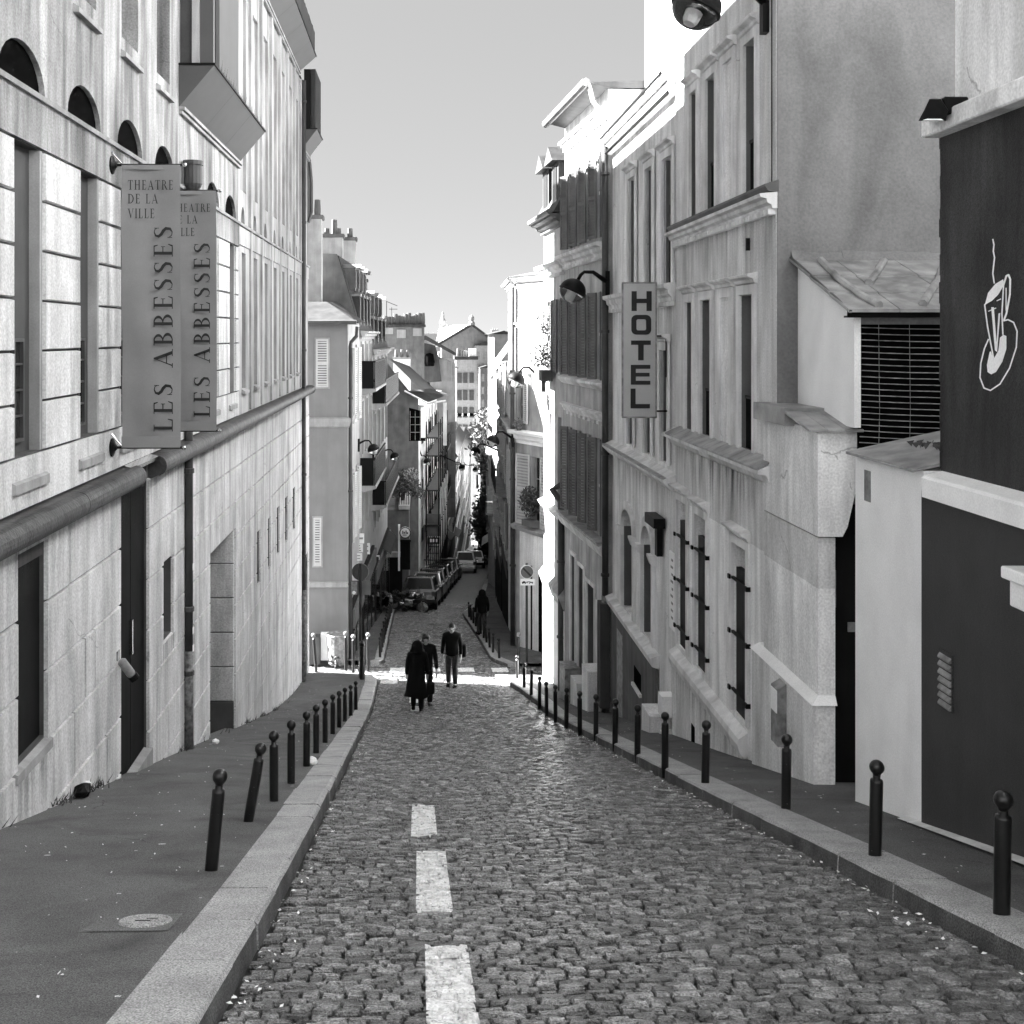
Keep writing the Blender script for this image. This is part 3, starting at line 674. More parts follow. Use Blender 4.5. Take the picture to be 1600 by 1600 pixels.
def banner(y, lab):
    b = thing('theatre_banner', lab, 'banner', (-3.33, y, .3), 0, 'theatre banners on the left wall')
    x0, x1, z0, z1 = -3.2, -2.57, -1.2, 1.84
    m = MB(); nx, nz = 6, 24
    for k in (0, 1):
        for j in range(nz+1):
            for i in range(nx+1):
                x = x0+(x1-x0)*i/nx; z = z0+(z1-z0)*j/nz
                m.v.append((x, y+.02*math.sin(i*1.1+j*.22)+.01*math.sin(j*.9+i*.5)+k*.006, z))
    q = (nx+1)*(nz+1)
    for j in range(nz):
        for i in range(nx):
            a = j*(nx+1)+i; m.f.append((a,a+1,a+nx+2,a+nx+1)); m.f.append((q+a,q+a+nx+1,q+a+nx+2,q+a+1))
    cl = m.build('cloth','banner',b,smooth=True)
    MB().box((x0,y-.016,z0+.0),(x1,y-.012,z0+.12)).build('hem','banner',cl); MB().box((x0,y-.016,z1-.05),(x1,y-.012,z1)).build('hem','banner',cl)
    for z in (z0, z1):
        p = MB().tube([(-3.33,y,z),(-2.53,y,z)],.014).build('pole','iron',b)
        MB().lathe((-2.53,y,z),[(.0,-.025),(.02,-.02),(.028,0),(.02,.02),(0,.025)],10).build('finial','chrome',p)
        MB().lathe((-3.31,y,z),[(.1,0),(.1,.015),(.04,.04),(.02,.06)],14,Matrix.Rotation(math.pi/2,3,'Y')).build('wall_disc','iron',p)
        MB().tube([(-3.31,y,z+.14),(-3.2,y,z+.02)],.012).build('stay','chrome',p)
    yy = y-.036
    for txt, v, ue in (('THEATRE',297,274),('DE LA',318.5,250),('VILLE',341.5,245)):
        zz = (525-v)*12.4/1800; xx = (201-655)*12.4/1800
        k = .103; sp = .16; fx = (ue-201)*12.4/1800/text_w(txt,k,sp)
        m, w = text_mb(txt, lambda a, c: (xx+a*fx, yy, zz+c), k, sp); m.build('lettering','ink',b)
    L0, L1 = (525-674)*12.4/1800, (525-347)*12.4/1800; k = .205; tw = text_w('LES ABBESSES', k, .16); sc = (L1-L0)/tw; xr = (271-655)*12.4/1800
    m, w = text_mb('LES ABBESSES', lambda a, c: (xr-c, yy, L0+a*sc), k, .16); m.build('lettering','ink',b)
    return b
banner(12.4, 'nearer grey THEATRE DE LA VILLE LES ABBESSES banner, unobstructed, on the theatre wall')
banner(14.6, 'farther grey LES ABBESSES banner, partly hidden behind the nearer banner')
# spotlight beside the black door
sp = thing('wall_spotlight', 'small tubular pale spotlight fixed beside the black theatre door', 'spotlight', tuple(FL.P(12.6,0,-3.62)))
mx = (Vector((.45,.25,-.75)).normalized()).to_track_quat('Z','Y').to_matrix()
MB().lathe(FL.P(12.62,.06,-3.55),[(.03,0),(.05,.02),(.05,.2),(.045,.22)],12,mx).build('housing','bin',sp,smooth=True)
MB().lathe(FL.P(12.62,.06,-3.55)+mx@Vector((0,0,.22)),[(.056,0),(.056,.06),(.02,.06)],12,mx).build('shade','iron',sp)
MB().fbox(FL,12.58,12.68,0,.04,-3.55,-3.45).build('bracket','bin',sp)
# ---------------------------------------------------------------- right, nearest: the dark cafe wall
FD = Fa((4.05,0),(4.05,1),True)
cafe = thing('cafe_building', 'charcoal painted wall with a white cup logo, pale ledge and canopy at the right edge', 'building', (4.05, 8, -3))
MB().box((4.05,3.5,-6),(9,9.29,-1.2)).build('lower_wall','darklow',cafe)
MB().fprof(FD,3.5,9.1,[(-.1,-1.28),(.08,-1.27),(.085,-1.12),(.06,-1.1),(-.1,-1.06)]).build('ledge','white',cafe)
m = MB().box((4.13,3.5,-1.19),(9,9.12,1.6))
m.build('upper_wall','darkwall',cafe)
m = MB()
z = -1.05
while z < 1.5:
    h = R.uniform(.05,.2); m.box((4.128,9.1,z),(4.3,9.12+R.uniform(.0,.03),z+h)); z += h
m.build('paint_edge','darkwall',cafe)
MB().box((3.985,3.5,1.57),(4.4,9.15,1.72)).build('canopy_slab','plaster',cafe,bevel=.012)
MB().box((4.2,3.5,1.723),(9,9.03,9)).build('upper_storey','plaster',cafe)
gr = MB().fbox(FD,8.73,8.95,0,.012,-2.86,-2.42).build('vent_grille','darkwall',cafe)
for i in range(7): MB().fprof(FD,8.74,8.94,[(.013,-2.85+i*.06),(.03,-2.85+i*.06),(.03,-2.838+i*.06),(.013,-2.81+i*.06)]).build('slat','bin',gr)
MB().box((3.9,3.5,-1.62),(4.06,7.73,-1.54)).box((3.94,3.5,-1.8),(4.045,7.69,-1.62)).build('shop_ledge','white',cafe,bevel=.008)
# painted cup logo
def logo(pxs, t): 
    return [FD.P(*((lambda q: (q[0], t, q[1]))(FD.px(u,v,t)))) for u,v in pxs]
def zpx(x, y): return (1200+x/4, 350+y/4)            # read off an enlarged view
lg = MB(); tt = -.076
def stroke(pts, w, closed=False):
    n = len(pts)
    for i in range(n-1 if not closed else n):
        a, b = Vector(pts[i]), Vector(pts[(i+1)%n]); d = (b-a).normalized(); q = Vector((-d.y,d.x))*w/2; a2, b2 = a-d*w*.2, b+d*w*.2
        lg.quad(*logo([zpx(*(a2+q)),zpx(*(b2+q)),zpx(*(b2-q)),zpx(*(a2-q))], tt+R.uniform(0,.0004)))
def fill(pts): lg.quad(*logo([zpx(*p) for p in pts], tt+.0006))
def ell(cx, cy, a, b, rot, n=28, q0=0, q1=6.2832):
    o = []
    for i in range(n+1):
        q = q0+(q1-q0)*i/n; x, y = a*math.cos(q), b*math.sin(q); o.append((cx+x*math.cos(rot)-y*math.sin(rot), cy+x*math.sin(rot)+y*math.cos(rot)))
    return o
stroke([(1405,95),(1412,130),(1408,170),(1416,210),(1410,260),(1405,310),(1414,370)], 9)
fill([(1355,505),(1375,430),(1420,375),(1470,345),(1475,380),(1440,440),(1400,480)])
stroke([(1354,505),(1470,385)],8); stroke([(1354,505),(1372,640),(1410,840)],9)
stroke([(1470,385),(1490,325),(1503,318),(1514,345),(1512,440),(1490,560),(1475,600)],12); stroke([(1488,400),(1488,540)],7); stroke([(1472,385),(1462,560),(1468,690)],9)
fill([(1395,520),(1412,520),(1428,740),(1440,560),(1452,555),(1432,800),(1418,790)]); stroke([(1378,545),(1425,525)],6); stroke([(1430,480),(1456,468)],6)
fill([(1410,845),(1440,790),(1450,710),(1470,692),(1490,700),(1490,780),(1465,860),(1425,925),(1395,940),(1372,925),(1368,880),(1385,800),(1393,795)])
stroke([(1472,605),(1500,598),(1535,615),(1557,670),(1552,770),(1510,900),(1450,1000),(1390,1040),(1350,1025),(1325,960),(1330,870),(1352,780),(1378,720)],9)
lg.build('cup_logo','chalk',cafe)
# floodlight on the canopy
fl = thing('floodlight', 'black box floodlight fixed on the end of the pale canopy slab', 'floodlight', (3.9, 9.0, 1.75))
a = at(1437,192,8.7); b = at(1482,153,8.7)
m = MB(); P_ = lambda u,v,y: at(u,v,y)
pr_ = [(1435,189),(1477,189),(1481,172),(1470,155),(1452,155),(1444,172)]
v = [P_(u,vv,8.55) for u,vv in pr_]+[P_(u+3,vv-1,8.95) for u,vv in pr_]
m.add(v,[(0,1,2,3,4,5),(11,10,9,8,7,6)]+[(i,(i+1)%6,(i+1)%6+6,i+6)[::-1] for i in range(6)]).build('housing','iron',fl)
m = MB(); v = [P_(1441,188,8.54),P_(1475,188,8.54),P_(1470,185.5,8.54),P_(1449,185.5,8.54)]; m.add(v,[(0,1,2,3)]).build('lamp_glass','white',fl)
m = MB(); a = P_(1468,154,8.7); b = P_(1506,181,8.7); m.box((a.x,8.62,b.z),(b.x,8.85,a.z)).build('ballast_box','iron',fl,bevel=.01)
MB().tube([P_(1495,178,8.7),P_(1517,176,8.7)],.022).build('bracket','iron',fl)
MB().tube([P_(1514,172,8.7),P_(1522,160,8.75),P_(1536,156,8.6)],.008).build('cable','iron',fl)
# white pier
wp = thing('white_pier', 'bright white low pier with a worn zinc cap between dark wall and dark gate', 'wall', (4.5, 10, -3))
MB().box((4.07,9.292,-6),(4.95,10.75,-1.09)).build('pier_wall','white',wp)
F2 = Fa((4.07,9.29),(4.07,10.75),True)
for i in range(4):
    a = 9.295+i*.365; MB().add([(3.98,a,-1.1),(3.98,a+.36,-1.1),(4.9,a+.36,-.9),(4.9,a,-.9),(3.98,a,-1.075),(3.98,a+.36,-1.075),(4.9,a+.36,-.875),(4.9,a,-.875)],[(0,3,2,1),(4,5,6,7),(0,1,5,4),(1,2,6,5),(2,3,7,6),(3,0,4,7)]).build('zinc_sheet','zinc',wp)
m = MB()
for i in range(90):
    p = Vector((R.uniform(4.3,4.7), R.uniform(9.35,10.2), -.97)); m.quad(p,p+Vector((.03,R.gauss(0,.03),R.uniform(.02,.07))),p+Vector((R.gauss(0,.03),.04,.04)))
o = m.build('moss','leaf',wp); o['kind'] = 'stuff'
MB().box((4.063,10.38,-1.5),(4.069,10.52,-1.22)).build('plate','bin',wp)
# lean-to shed against the gable: seamed zinc roof, wire mesh front, dark gate under it
sh = thing('mesh_shed', 'shed with a seamed zinc roof and dark wire mesh front above the dark gate', 'shed', (5, 12, -3))
FS = Fa((4.5,11.94),(7.2,11.94)); FW = Fa((4.5,11.92),(4.5,13.69),True)
MB().prism(FW,[(0,-.95),(1.77,-.95),(1.77,.86),(0,.24)],0,-.07).build('side_wall','white',sh)
MB().box((4.58,12.02,-1.75),(7.2,12.1,.14)).build('backing','dark',sh)
for i in range(28):
    z = .09-i*.062
    if z < -1.6: break
    pts = [(4.58+2.4*k/9, 11.985+.01*math.sin(k*1.7+i), z-.02*math.sin(k*.5+i*.1)-i*.0012*k) for k in range(10)]
    MB().tube(pts,.0055,5).build('wire','bin',sh)
for x in (4.78,5.1,5.42): MB().tube([(x,11.985,.12),(x+.01,11.985,-.8),(x-.01,11.985,-1.6)],.003,4).build('upright_wire','bin',sh)
MB().box((4.57,11.95,.12),(7.2,12.1,.2)).build('lintel','gable',sh)
MB().fprof(FS,-.1,2.7,[(0,.19),(.1,.19),(.115,.28),(.1,.285),(.09,.21),(0,.21)]).build('gutter','iron',sh)
def rz_(y): return .27+(y-11.82)*.3476
def rpx(u, v): c = -(v-525)/1800; y = (.27-4.1086)/(c-.3476); return Vector(((u-655)/1800*y, y, rz_(y)))
cuts = [11.8,12.36,12.98,13.7]
for k,(y0,y1) in enumerate(zip(cuts,cuts[1:])):
    for x0,x1 in ((4.4,4.92),(4.93,5.62),(5.63,6.3),(6.31,7.2)):
        e_ = .014
        MB().add([(x0,y0,rz_(y0)+e_),(x1,y0,rz_(y0)+e_),(x1,y1,rz_(y1)),(x0,y1,rz_(y1)),(x0,y0,rz_(y0)-.02),(x1,y0,rz_(y0)-.02),(x1,y1,rz_(y1)-.03),(x0,y1,rz_(y1)-.03)],[(0,1,2,3),(4,7,6,5),(0,4,5,1),(1,5,6,2),(2,6,7,3),(3,7,4,0)]).build('zinc_sheet','zinc',sh)
for L_ in ([(1283,411),(1310,440),(1345,466),(1374,482)],[(1381,412),(1370,430),(1358,447)],[(1478,412),(1464,445),(1442,480)]):
    MB().tube([rpx(*q)+Vector((0,0,.035)) for q in L_],[.045]+[.04]*(len(L_)-2)+[.045],7).build('batten_roll','zinc',sh)
m = MB(); n = 18
for i in range(n):
    x0, x1 = 4.42+2.7*i/n, 4.42+2.7*(i+1)/n; a = R.uniform(.05,.09); m.add([(x0,13.6,.885),(x1,13.6,.885),(x1,13.69,.93+a),(x0,13.69,.93+a)],[(0,1,2,3)])
m.build('mortar_fillet','gable',sh)
MB().tube([(4.42,13.7,.93),(4.42,11.8,.25)],.02,6).build('verge','zinc_dark',sh)
MB().box((4.3,12.32,-6),(5.6,12.38,-1.8)).build('gate','door',sh); MB().box((4.3,12.28,-1.795),(5.6,12.4,-1.55)).build('gate_lintel','darkbase',sh)
MB().box((4.58,12.3,-3.16),(4.72,12.318,-3.06)).build('letter_plate','bin',sh); MB().box((4.42,12.3,-2.9),(4.45,12.318,-2.5)).build('gate_rail','bin',sh)
# ---------------------------------------------------------------- hotel annex
FR = Fa((4.25,0),(4.25,1),True)
ax = thing('hotel_annex', 'pale three storey annex with dark barred shutters and a darker grey gable facing us', 'building', (4.25, 16, -5))
s_ = FR.s; A0, A1 = 13.72, 19.1
bays = [(s_(1182),s_(1165)),(s_(1146),s_(1132)),(s_(1119),s_(1105)),(s_(1090),s_(1080))]
top = [(a,b,1.8,3.77,0,.28) for a,b in bays]; midw = [(a,b,-1.52,.53,0,.28) for a,b in ((s_(1178),s_(1158)),(s_(1142),s_(1127)),(s_(1112),s_(1097)),(s_(1083),s_(1073)))]
low = [(s_(1168),s_(1147),-5.05,-2.78,0,.22),(s_(1105),s_(1088),-5.05,-2.72,0,.22),(s_(1074),s_(1060),-5.05,-2.68,0,.22)]
wall(ax,FR,A0,A1,-9,8.5,[h for k,h in enumerate(top) if k != 1]+[h for k,h in enumerate(midw) if k != 1]+low,'plaster_r2',thick=.5,back=0)
m = MB().fbox(FR,A0,A1,-6,-.5,-9,8.5); m.build('mass','gable',ax)
MB().box((4.26,13.70,-7),(10.5,13.719,9)).build('gable_wall','gable',ax)  # end wall toned darker than the annex's street front
def surround(root, F, a, b, c, d, hood=.2, w=.13, blind=False):
    o = MB().fbox(F,a-w,a-.005,0,.035,c,d+w).fbox(F,b+.005,b+w,0,.035,c,d+w).fbox(F,a-.005,b+.005,0,.035,d+.005,d+w).build('window_surround','trim',root)
    if hood: MB().fprof(F,a-w-.04,b+w+.04,[(0,d+w+.0),(.05,d+w+.02),(.06,d+w+.06),(.13,d+w+.09),(.14,d+w+.12),(0,d+w+.15)]).build('hood','trim',o)
    if blind: MB().fbox(F,a,b,-.0,.012,c,d-.05).build('blind_panel','plaster',o)
    return o
for hs in (top, midw):
    for k, h in enumerate(hs):
        a,b,c,d = h[:4]; o = surround(ax,FR,a,b,c,d,blind=(k == 1))
        if k != 1:
            MB().fbox(FR,b-.018,b,-.27,-.006,c+.01,d-.004).build('reveal_shade','shade_pipe_grey',o)  # dark strip on the far jamb, painting in the reveal's shade
            w_ = window(ax,FR,a,b,c+.02,d,t=-.2,mull=1,trans=3,fm='panel',gm='glass')
            if k in (0,2,3): 
                g_ = MB()
                for i in range(9): x = a+.05+(b-a-.1)*i/8; g_.tube([FR.P(x,-.06,c+.05),FR.P(x,-.06,c+.72)],.012,5)
                g_.fbox(FR,a,b,-.075,-.045,c+.7,c+.74); g_.build('guard_rail','iron',ax)
for k, h in enumerate(low):
    a,b,c,d = h[:4]; surround(ax,FR,a,b,c,d,w=.12)
    window(ax,FR,a,b,d-.5,d,t=-.18,mull=0,trans=0,fm='panel',gm='glass')
    s1 = MB().fbox(FR,a,(a+b)/2-.004,-.1,-.03,c,d-.33).build('shutter_leaf','iron',ax); MB().fbox(FR,(a+b)/2+.004,b,-.1,-.03,c,d-.33).build('shutter_leaf','iron',ax)
    for z in (c+.28, c+1.05, c+1.78):
        br = MB().fbox(FR,a-.1,b+.1,.0,.035,z,z+.035).build('bar','iron',ax)
        MB().fbox(FR,a-.14,a-.05,-.02,.06,z-.015,z+.045).fbox(FR,b+.04,b+.12,-.02,.06,z-.015,z+.045).build('bar_catch','iron',br)
MB().fprof(FR,A0-.04,A1,[(-.02,1.72),(.1,1.72),(.14,1.78),(.14,1.81),(-.02,1.86)]).build('sill_course','zinc_dark',ax)
cornice(ax,FR,A0-.02,A1,1.7,.18,.2,dent=.13); drip(ax,FR,A0,A1,1.45,1.3); drip(ax,FR,14.9,A1,-1.8,.75); drip(ax,FR,A0,A1,8,3.6); drip(ax,FR,14.9,A1,-5.45,1.1,.066)
for a,b,*_ in midw: drip(ax,FR,a-.2,b+.2,-1.8,1.2,.008)
MB().fprof(FR,A0,A1,[(-.02,-1.8),(.02,-1.8),(.08,-1.76),(.12,-1.66),(.22,-1.65),(.22,-1.6),(-.02,-1.5)]).build('sill_ledge','trim',ax)
for i in range(int((A1-A0)/.3)):
    a = A0+i*.3; MB().add([FR.P(a+.006,.24,-1.6),FR.P(a+.294,.24,-1.6),FR.P(a+.294,.0,-1.49),FR.P(a+.006,.0,-1.49),FR.P(a+.006,.24,-1.575),FR.P(a+.294,.24,-1.575),FR.P(a+.294,.0,-1.465),FR.P(a+.006,.0,-1.465)],[(0,3,2,1),(4,5,6,7),(0,1,5,4),(1,2,6,5),(2,3,7,6),(3,0,4,7)]).build('ledge_tile','zinc',ax)
MB().fprof(FR,14.9,A1,[(-.02,-5.5),(.1,-5.42),(.13,-5.3),(.12,-5.22),(-.02,-5.12)]).build('base_ledge','trim',ax)
MB().fbox(FR,14.9,A1,0,.06,-9,-5.45).build('base_wall','plaster',ax)
MB().fbox(FR,s_(1092),s_(1087),.062,.07,-6.35,-5.95).build('vent','dark',ax)
# plaque with a faded notice
pq = MB().fbox(FR,s_(1056),s_(1048),.0,.03,-4.9,-3.62).build('plaque','white',ax)
for i in range(9): MB().fbox(FR,s_(1054.5),s_(1050)+R.uniform(-.15,0),.031,.034,-4.72+i*.12,-4.68+i*.12).build('inscription','bin',pq)
for i,(u,v) in enumerate(((1051,320),(1172,372))): 
    s0,z0 = FR.px(u,v); MB().fbox(FR,s0,s0+.03,0,.05,z0-.16,z0).build('wall_tie','iron',ax)
MB().tube([FR.P(13.82,.02,z) for z in (5.5,4,3,2,1.75)],.008,5).build('cable','iron',ax)
# buttress pier at the near corner
m = MB(); m.prism(Fa((4.17,12.05),(4.8,12.05)),[(0,-2.1),(.26,-2.1),(.31,-2.0),(.38,-1.7),(.45,-1.4),(.45,-.98),(0,-.98)],0,-1.9); m.build('buttress_upper','plaster',ax)
MB().box((4.19,12.1,-3.78),(4.37,14.0,-2.12)).build('buttress','plaster_r2',ax)
MB().box((4.13,12.06,-7),(4.355,14.3,-3.86)).build('buttress_foot','plaster',ax)
MB().add([(4.1,12.02,-3.86),(4.365,12.02,-3.86),(4.365,14.3,-3.86),(4.1,14.3,-3.86),(4.19,12.1,-3.775),(4.37,12.1,-3.775),(4.37,14.2,-3.775),(4.19,14.2,-3.775)],[(4,5,6,7),(0,1,5,4),(1,2,6,5),(2,3,7,6),(3,0,4,7)]).build('weathering','white',ax)
for i in range(3):
    a, b = 4.06+i*.19, 4.06+(i+1)*.19-.006; MB().add([(a,11.98,-1.0),(b,11.98,-1.0),(b,12.8,-.86),(a,12.8,-.86),(a,11.98,-.975),(b,11.98,-.975),(b,12.8,-.83),(a,12.8,-.83)],[(0,3,2,1),(4,5,6,7),(0,1,5,4),(1,2,6,5),(2,3,7,6),(3,0,4,7)]).build('cap_sheet','zinc',ax)
MB().box((4.06,12.8,-1.0),(4.62,14,-.8)).build('cap_back','zinc',ax)
bx = thing('wall_box', 'scuffed pale meter box with a torn face fixed low on the white buttress', 'meter box', (4.1,13.0,-4.3))
s0,z0 = (13.12,-4.72); FB = Fa((4.13,0),(4.13,1),True)
MB().fbox(FB,12.95,13.2,0,.1,-4.62,-3.98).fprof(FB,12.95,13.2,[(0,-3.98),(.1,-3.98),(.0,-3.92)]).build('box_body','bin',bx); MB().fbox(FB,12.97,13.18,.1,.11,-4.25,-4.0).build('torn_label','white',bx)
# ---------------------------------------------------------------- hotel
B0, B1 = 19.12, 25.5
ho = thing('hotel_building', 'pale hotel facade with two arched windows and a sunlit attic behind the HOTEL sign', 'building', (4.25, 22, -5))
t2 = [(s_(1051),s_(1037),.9,3.05,0,.28),(s_(1020),s_(1010),.9,3.1,0,.28),(s_(993),s_(983),.9,3.15,0,.28)]
t1_ = [(s_(1044),s_(1033),-2.2,-.25,0,.28),(s_(1018),s_(1008),-2.2,-.25,0,.28),(s_(990),s_(981),-2.2,-.25,0,.28)]
ga = [(s_(1019),s_(1003),-5.65,-3.55,.42,.3),(s_(989),s_(972),-5.65,-3.55,.42,.3)]
wall(ho,FR,B0,B1,-11,4.2,t2+t1_+ga,'plaster',t=-.03,thick=.5,back=6)
for a,b,c,d,*_ in t2+t1_:
    MB().fbox(FR,b-.018,b,-.27,-.04,c+.01,d-.004).build('reveal_shade','shade_pipe_grey',ho); surround(ho,FR,a,b,c,d,w=.14); window(ho,FR,a,b,c,d,t=-.2,mull=1,trans=3,fm='panel',gm='glass')
    g_ = MB()
    for i in range(8): x = a+.05+(b-a-.1)*i/7; g_.tube([FR.P(x,-.1,c+.03),FR.P(x,-.1,c+.75)],.012,5)
    g_.fbox(FR,a,b,-.115,-.085,c+.73,c+.77); g_.build('guard_rail','iron',ho)
for a,b,c,d,*_ in ga:
    MB().fbox(FR,b-.018,b,-.3,-.04,c+.01,d-.43).build('reveal_shade','shade_pipe_grey',ho); o = window(ho,FR,a,b,c,d,t=-.2,mull=0,trans=0,fm='trim',gm='panel',rise=.42)
    ap = arch_pts(a-.14,b+.14,d-.42,.6); ai = arch_pts(a,b,d-.42,.42); m = MB()
    for (p,q,r,s) in zip(ap,ap[1:],ai[1:],ai): m.add([FR.P(*(p[0],.03,p[1])),FR.P(q[0],.03,q[1]),FR.P(r[0],.03,r[1]),FR.P(s[0],.03,s[1]),FR.P(p[0],-.03,p[1]),FR.P(q[0],-.03,q[1]),FR.P(r[0],-.03,r[1]),FR.P(s[0],-.03,s[1])],[(0,1,2,3),(0,4,5,1),(3,2,6,7)])
    m.build('archivolt','trim',o)
    MB().fbox(FR,a-.16,a-.01,-.03,.03,c,d-.62).fbox(FR,b+.01,b+.16,-.03,.03,c,d-.62).build('pilaster','trim',o)
    MB().fprof(FR,a-.2,a+.04,[(-.03,d-.62),(.05,d-.6),(.1,d-.46),(.1,d-.42),(-.03,d-.42)]).fprof(FR,b-.04,b+.2,[(-.03,d-.62),(.05,d-.6),(.1,d-.46),(.1,d-.42),(-.03,d-.42)]).build('capital','trim',o)
MB().fbox(FR,19.9,20.7,0,.2,-3.33,-3.16).build('awning_box','iron',ho); MB().fbox(FR,20.1,20.3,0,.1,-3.85,-3.34).build('awning_arm','iron',ho)
drip(ho,FR,B0,B1,.5,.9,-.02); drip(ho,FR,B0,B1,-2.6,1.0,-.02); drip(ho,FR,B0,B1,3.9,.9,-.02); cornice(ho,FR,B0,B1,.88,.3,.2,dent=.16); cornice(ho,FR,B0,B1,4.32,.2,.22); MB().fprof(FR,B0,B1,[(0,4.0),(.1,4.02),(.1,4.06),(0,4.08)]).build('moulding','trim',ho)
MB().fprof(FR,B0,B1,[(-.05,-2.6),(.06,-2.58),(.2,-2.44),(.2,-2.4),(-.05,-2.28)]).build('ledge','trim',ho)
for i in range(16):
    a = B0+.05+i*.39; MB().fbox(FR,a,a+.38,-.02,.22,-2.39,-2.365).build('ledge_tile','zinc',ho)
MB().fprof(FR,B0+1.4,B1,[(-.05,-5.95),(.1,-5.9),(.14,-5.75),(-.05,-5.68)]).build('base_ledge','trim',ho)
MB().fbox(FR,B0+1.4,B1-.3,-.0,.05,-11,-5.92).build('base_wall','darkbase',ho)
MB().fbox(FR,s_(1006),s_(995),.052,.056,-6.75,-6.42).build('vent','dark',ho); MB().fbox(FR,s_(1007),s_(994),.05,.1,-6.83,-6.77).build('vent_sill','trim',ho)
MB().fbox(FR,s_(977),s_(968),.051,.06,-8.4,-6.2).build('cellar_panel','bin',ho)
for z,t in ((4.36,.24),(4.05,.13)): MB().tube([FR.P(B0,t,z),FR.P(B1,t,z)],.03,6).build('gutter','iron',ho)
MB().tube([FR.P(20.4,-.6,4.4),FR.P(20.4,-.6,5.6)],.02,6).build('vent_pipe','iron',ho); MB().tube([FR.P(23.2,-.6,4.4),FR.P(23.2,-.6,9)],.03,6).build('vent_pipe','shade_pipe_grey',ho)
at_ = MB(); FA = Fa((5.0,0),(5.0,1),True)
wall(ho,FA,B0,B1+.0,4.3,9.5,[(20.6,21.5,5.6,7.6,0,.1),(23,23.9,5.6,7.6,0,.1)],'plaster',name='attic_wall',thick=.3,back=4)
for a in (20.6,23): MB().fbox(FA,a,a+.9,-.14,-.1,5.6,7.6).build('attic_window','plaster',ho)
for s0,s1,z0,z1,mt in ((19.15,19.45,-6.35,-6.0,'white'),(19.15,19.35,-7.6,-6.6,'plastic')): MB().fbox(FR,s0,s1,0,.22,z0,z1).build('meter_box',mt,ho)
MB().fbox(FR,19.5,20.2,0,.35,zp(19.8)-.2,zp(19.8)+.35).build('corner_block','plaster',ho)
# HOTEL sign
hs = thing('hotel_sign', 'vertical grey projecting sign reading HOTEL on the right facade', 'sign', (4.0, 19.5, -.3))
y = 19.5; k = y/1800
x0, x1, z0, z1 = (973-655)*k, (1025-655)*k, (525-652)*k, (525-442)*k
MB().box((x0,y,z0),(x1,y+.16,z1)).build('panel','sign',hs,bevel=.01)
MB().box((x0-.012,y-.012,z0-.012),(x1+.012,y+.02,z0+.012)).box((x0-.012,y-.012,z1-.012),(x1+.012,y+.02,z1+.012)).box((x0-.012,y-.012,z0+.012),(x0+.01,y+.02,z1-.012)).box((x1-.01,y-.012,z0+.012),(x1+.012,y+.02,z1-.012)).build('frame','bin',hs)
def blocky(ch):
    r = lambda a,b,c,d: [(a,c),(b,c),(b,d),(a,d)]
    w = .26
    if ch == 'H': return [r(0,w,0,1),r(1-w,1,0,1),r(w,1-w,.4,.62)]
    if ch == 'T': return [r(0,1,.78,1),r(.36,.64,0,.78)]
    if ch == 'E': return [r(0,w,0,1),r(w,1,0,.2),r(w,.96,.41,.6),r(w,1,.8,1)]
    if ch == 'L': return [r(0,w,0,1),r(w,1,0,.22)]
    n = 6; O = []
    def rr(x0,x1,y0,y1,q): 
        P = []
        for cx,cy,a0 in ((x1-q,y1-q,0),(x0+q,y1-q,90),(x0+q,y0+q,180),(x1-q,y0+q,270)):
            for i in range(n+1): a = math.radians(a0+90*i/n); P.append((cx+q*math.cos(a),cy+q*math.sin(a)))
        return P
    a, b = rr(0,1,0,1,.26), rr(w,1-w,.22,.78,.09)
    return [[a[i],a[(i+1)%len(a)],b[(i+1)%len(a)],b[i]] for i in range(len(a))]
for ch, vt, vb in (('H',455,486),('O',492,523),('T',532,563),('E',570,601),('L',607,638)):
    m = MB(); xa, xb, za, zb = (986.5-655-(vt-455)*.01)*k, (1018-655-(vt-455)*.018)*k, (525-vb)*k, (525-vt)*k
    for p in blocky(ch): m.quad(*[(xa+(xb-xa)*a, y-.016, za+(zb-za)*b) for a,b in p])
    m.build('letter','ink',hs)
for z in (z0+.1, z1-.9): MB().tube([(x1,y+.08,z),(4.25,y+.08,z)],.015).build('bracket','iron',hs)
MB().tube([(4.2,y+.1,-.7),(4.2,y+.1,.0)],.012).build('bracket','iron',hs)
# ---------------------------------------------------------------- shuttered house
F4 = Fa((4.2,25.62),(3.86,30.5),True)
s4 = thing('shuttered_house', 'narrow grey house with three rows of dark louvred shutters under deep eaves', 'house', (4.1, 28, -6))
L4 = F4.len
rows = [(2.25,4.15),(-1.0,1.0),(-4.5,-2.35)]
sp4 = [.75,1.85,2.95,4.05]
hl = [(x-.2,x+.2,a,b,0,.2) for a,b in rows for x in sp4]
gl = [(.55,1.0,-9,-6.2,0,.2),(1.3,2.1,-10,-5.9,0,.25),(2.5,3.1,-8.6,-5.7,0,.2),(3.5,4.0,-8.4,-5.6,0,.2)]
wall(s4,F4,0,L4,-12,5.5,hl+gl,'r4wall',thick=.5,back=6)
for a,b in rows:
    for x in sp4:
        window(s4,F4,x-.2,x+.2,a,b,t=-.14,mull=1,trans=2,fm='panel',gm='glass',w=.03)
        shutter(s4,F4,x-.22,.05,a,.3,b-a,math.radians(180-12),'shut_d'); shutter(s4,F4,x+.22,.05,a,.3,b-a,math.radians(28),'shut_d')
        MB().fbox(F4,x-.3,x-.24,.04,.09,(a+b)/2,(a+b)/2+.07).build('shutter_catch','white',s4)
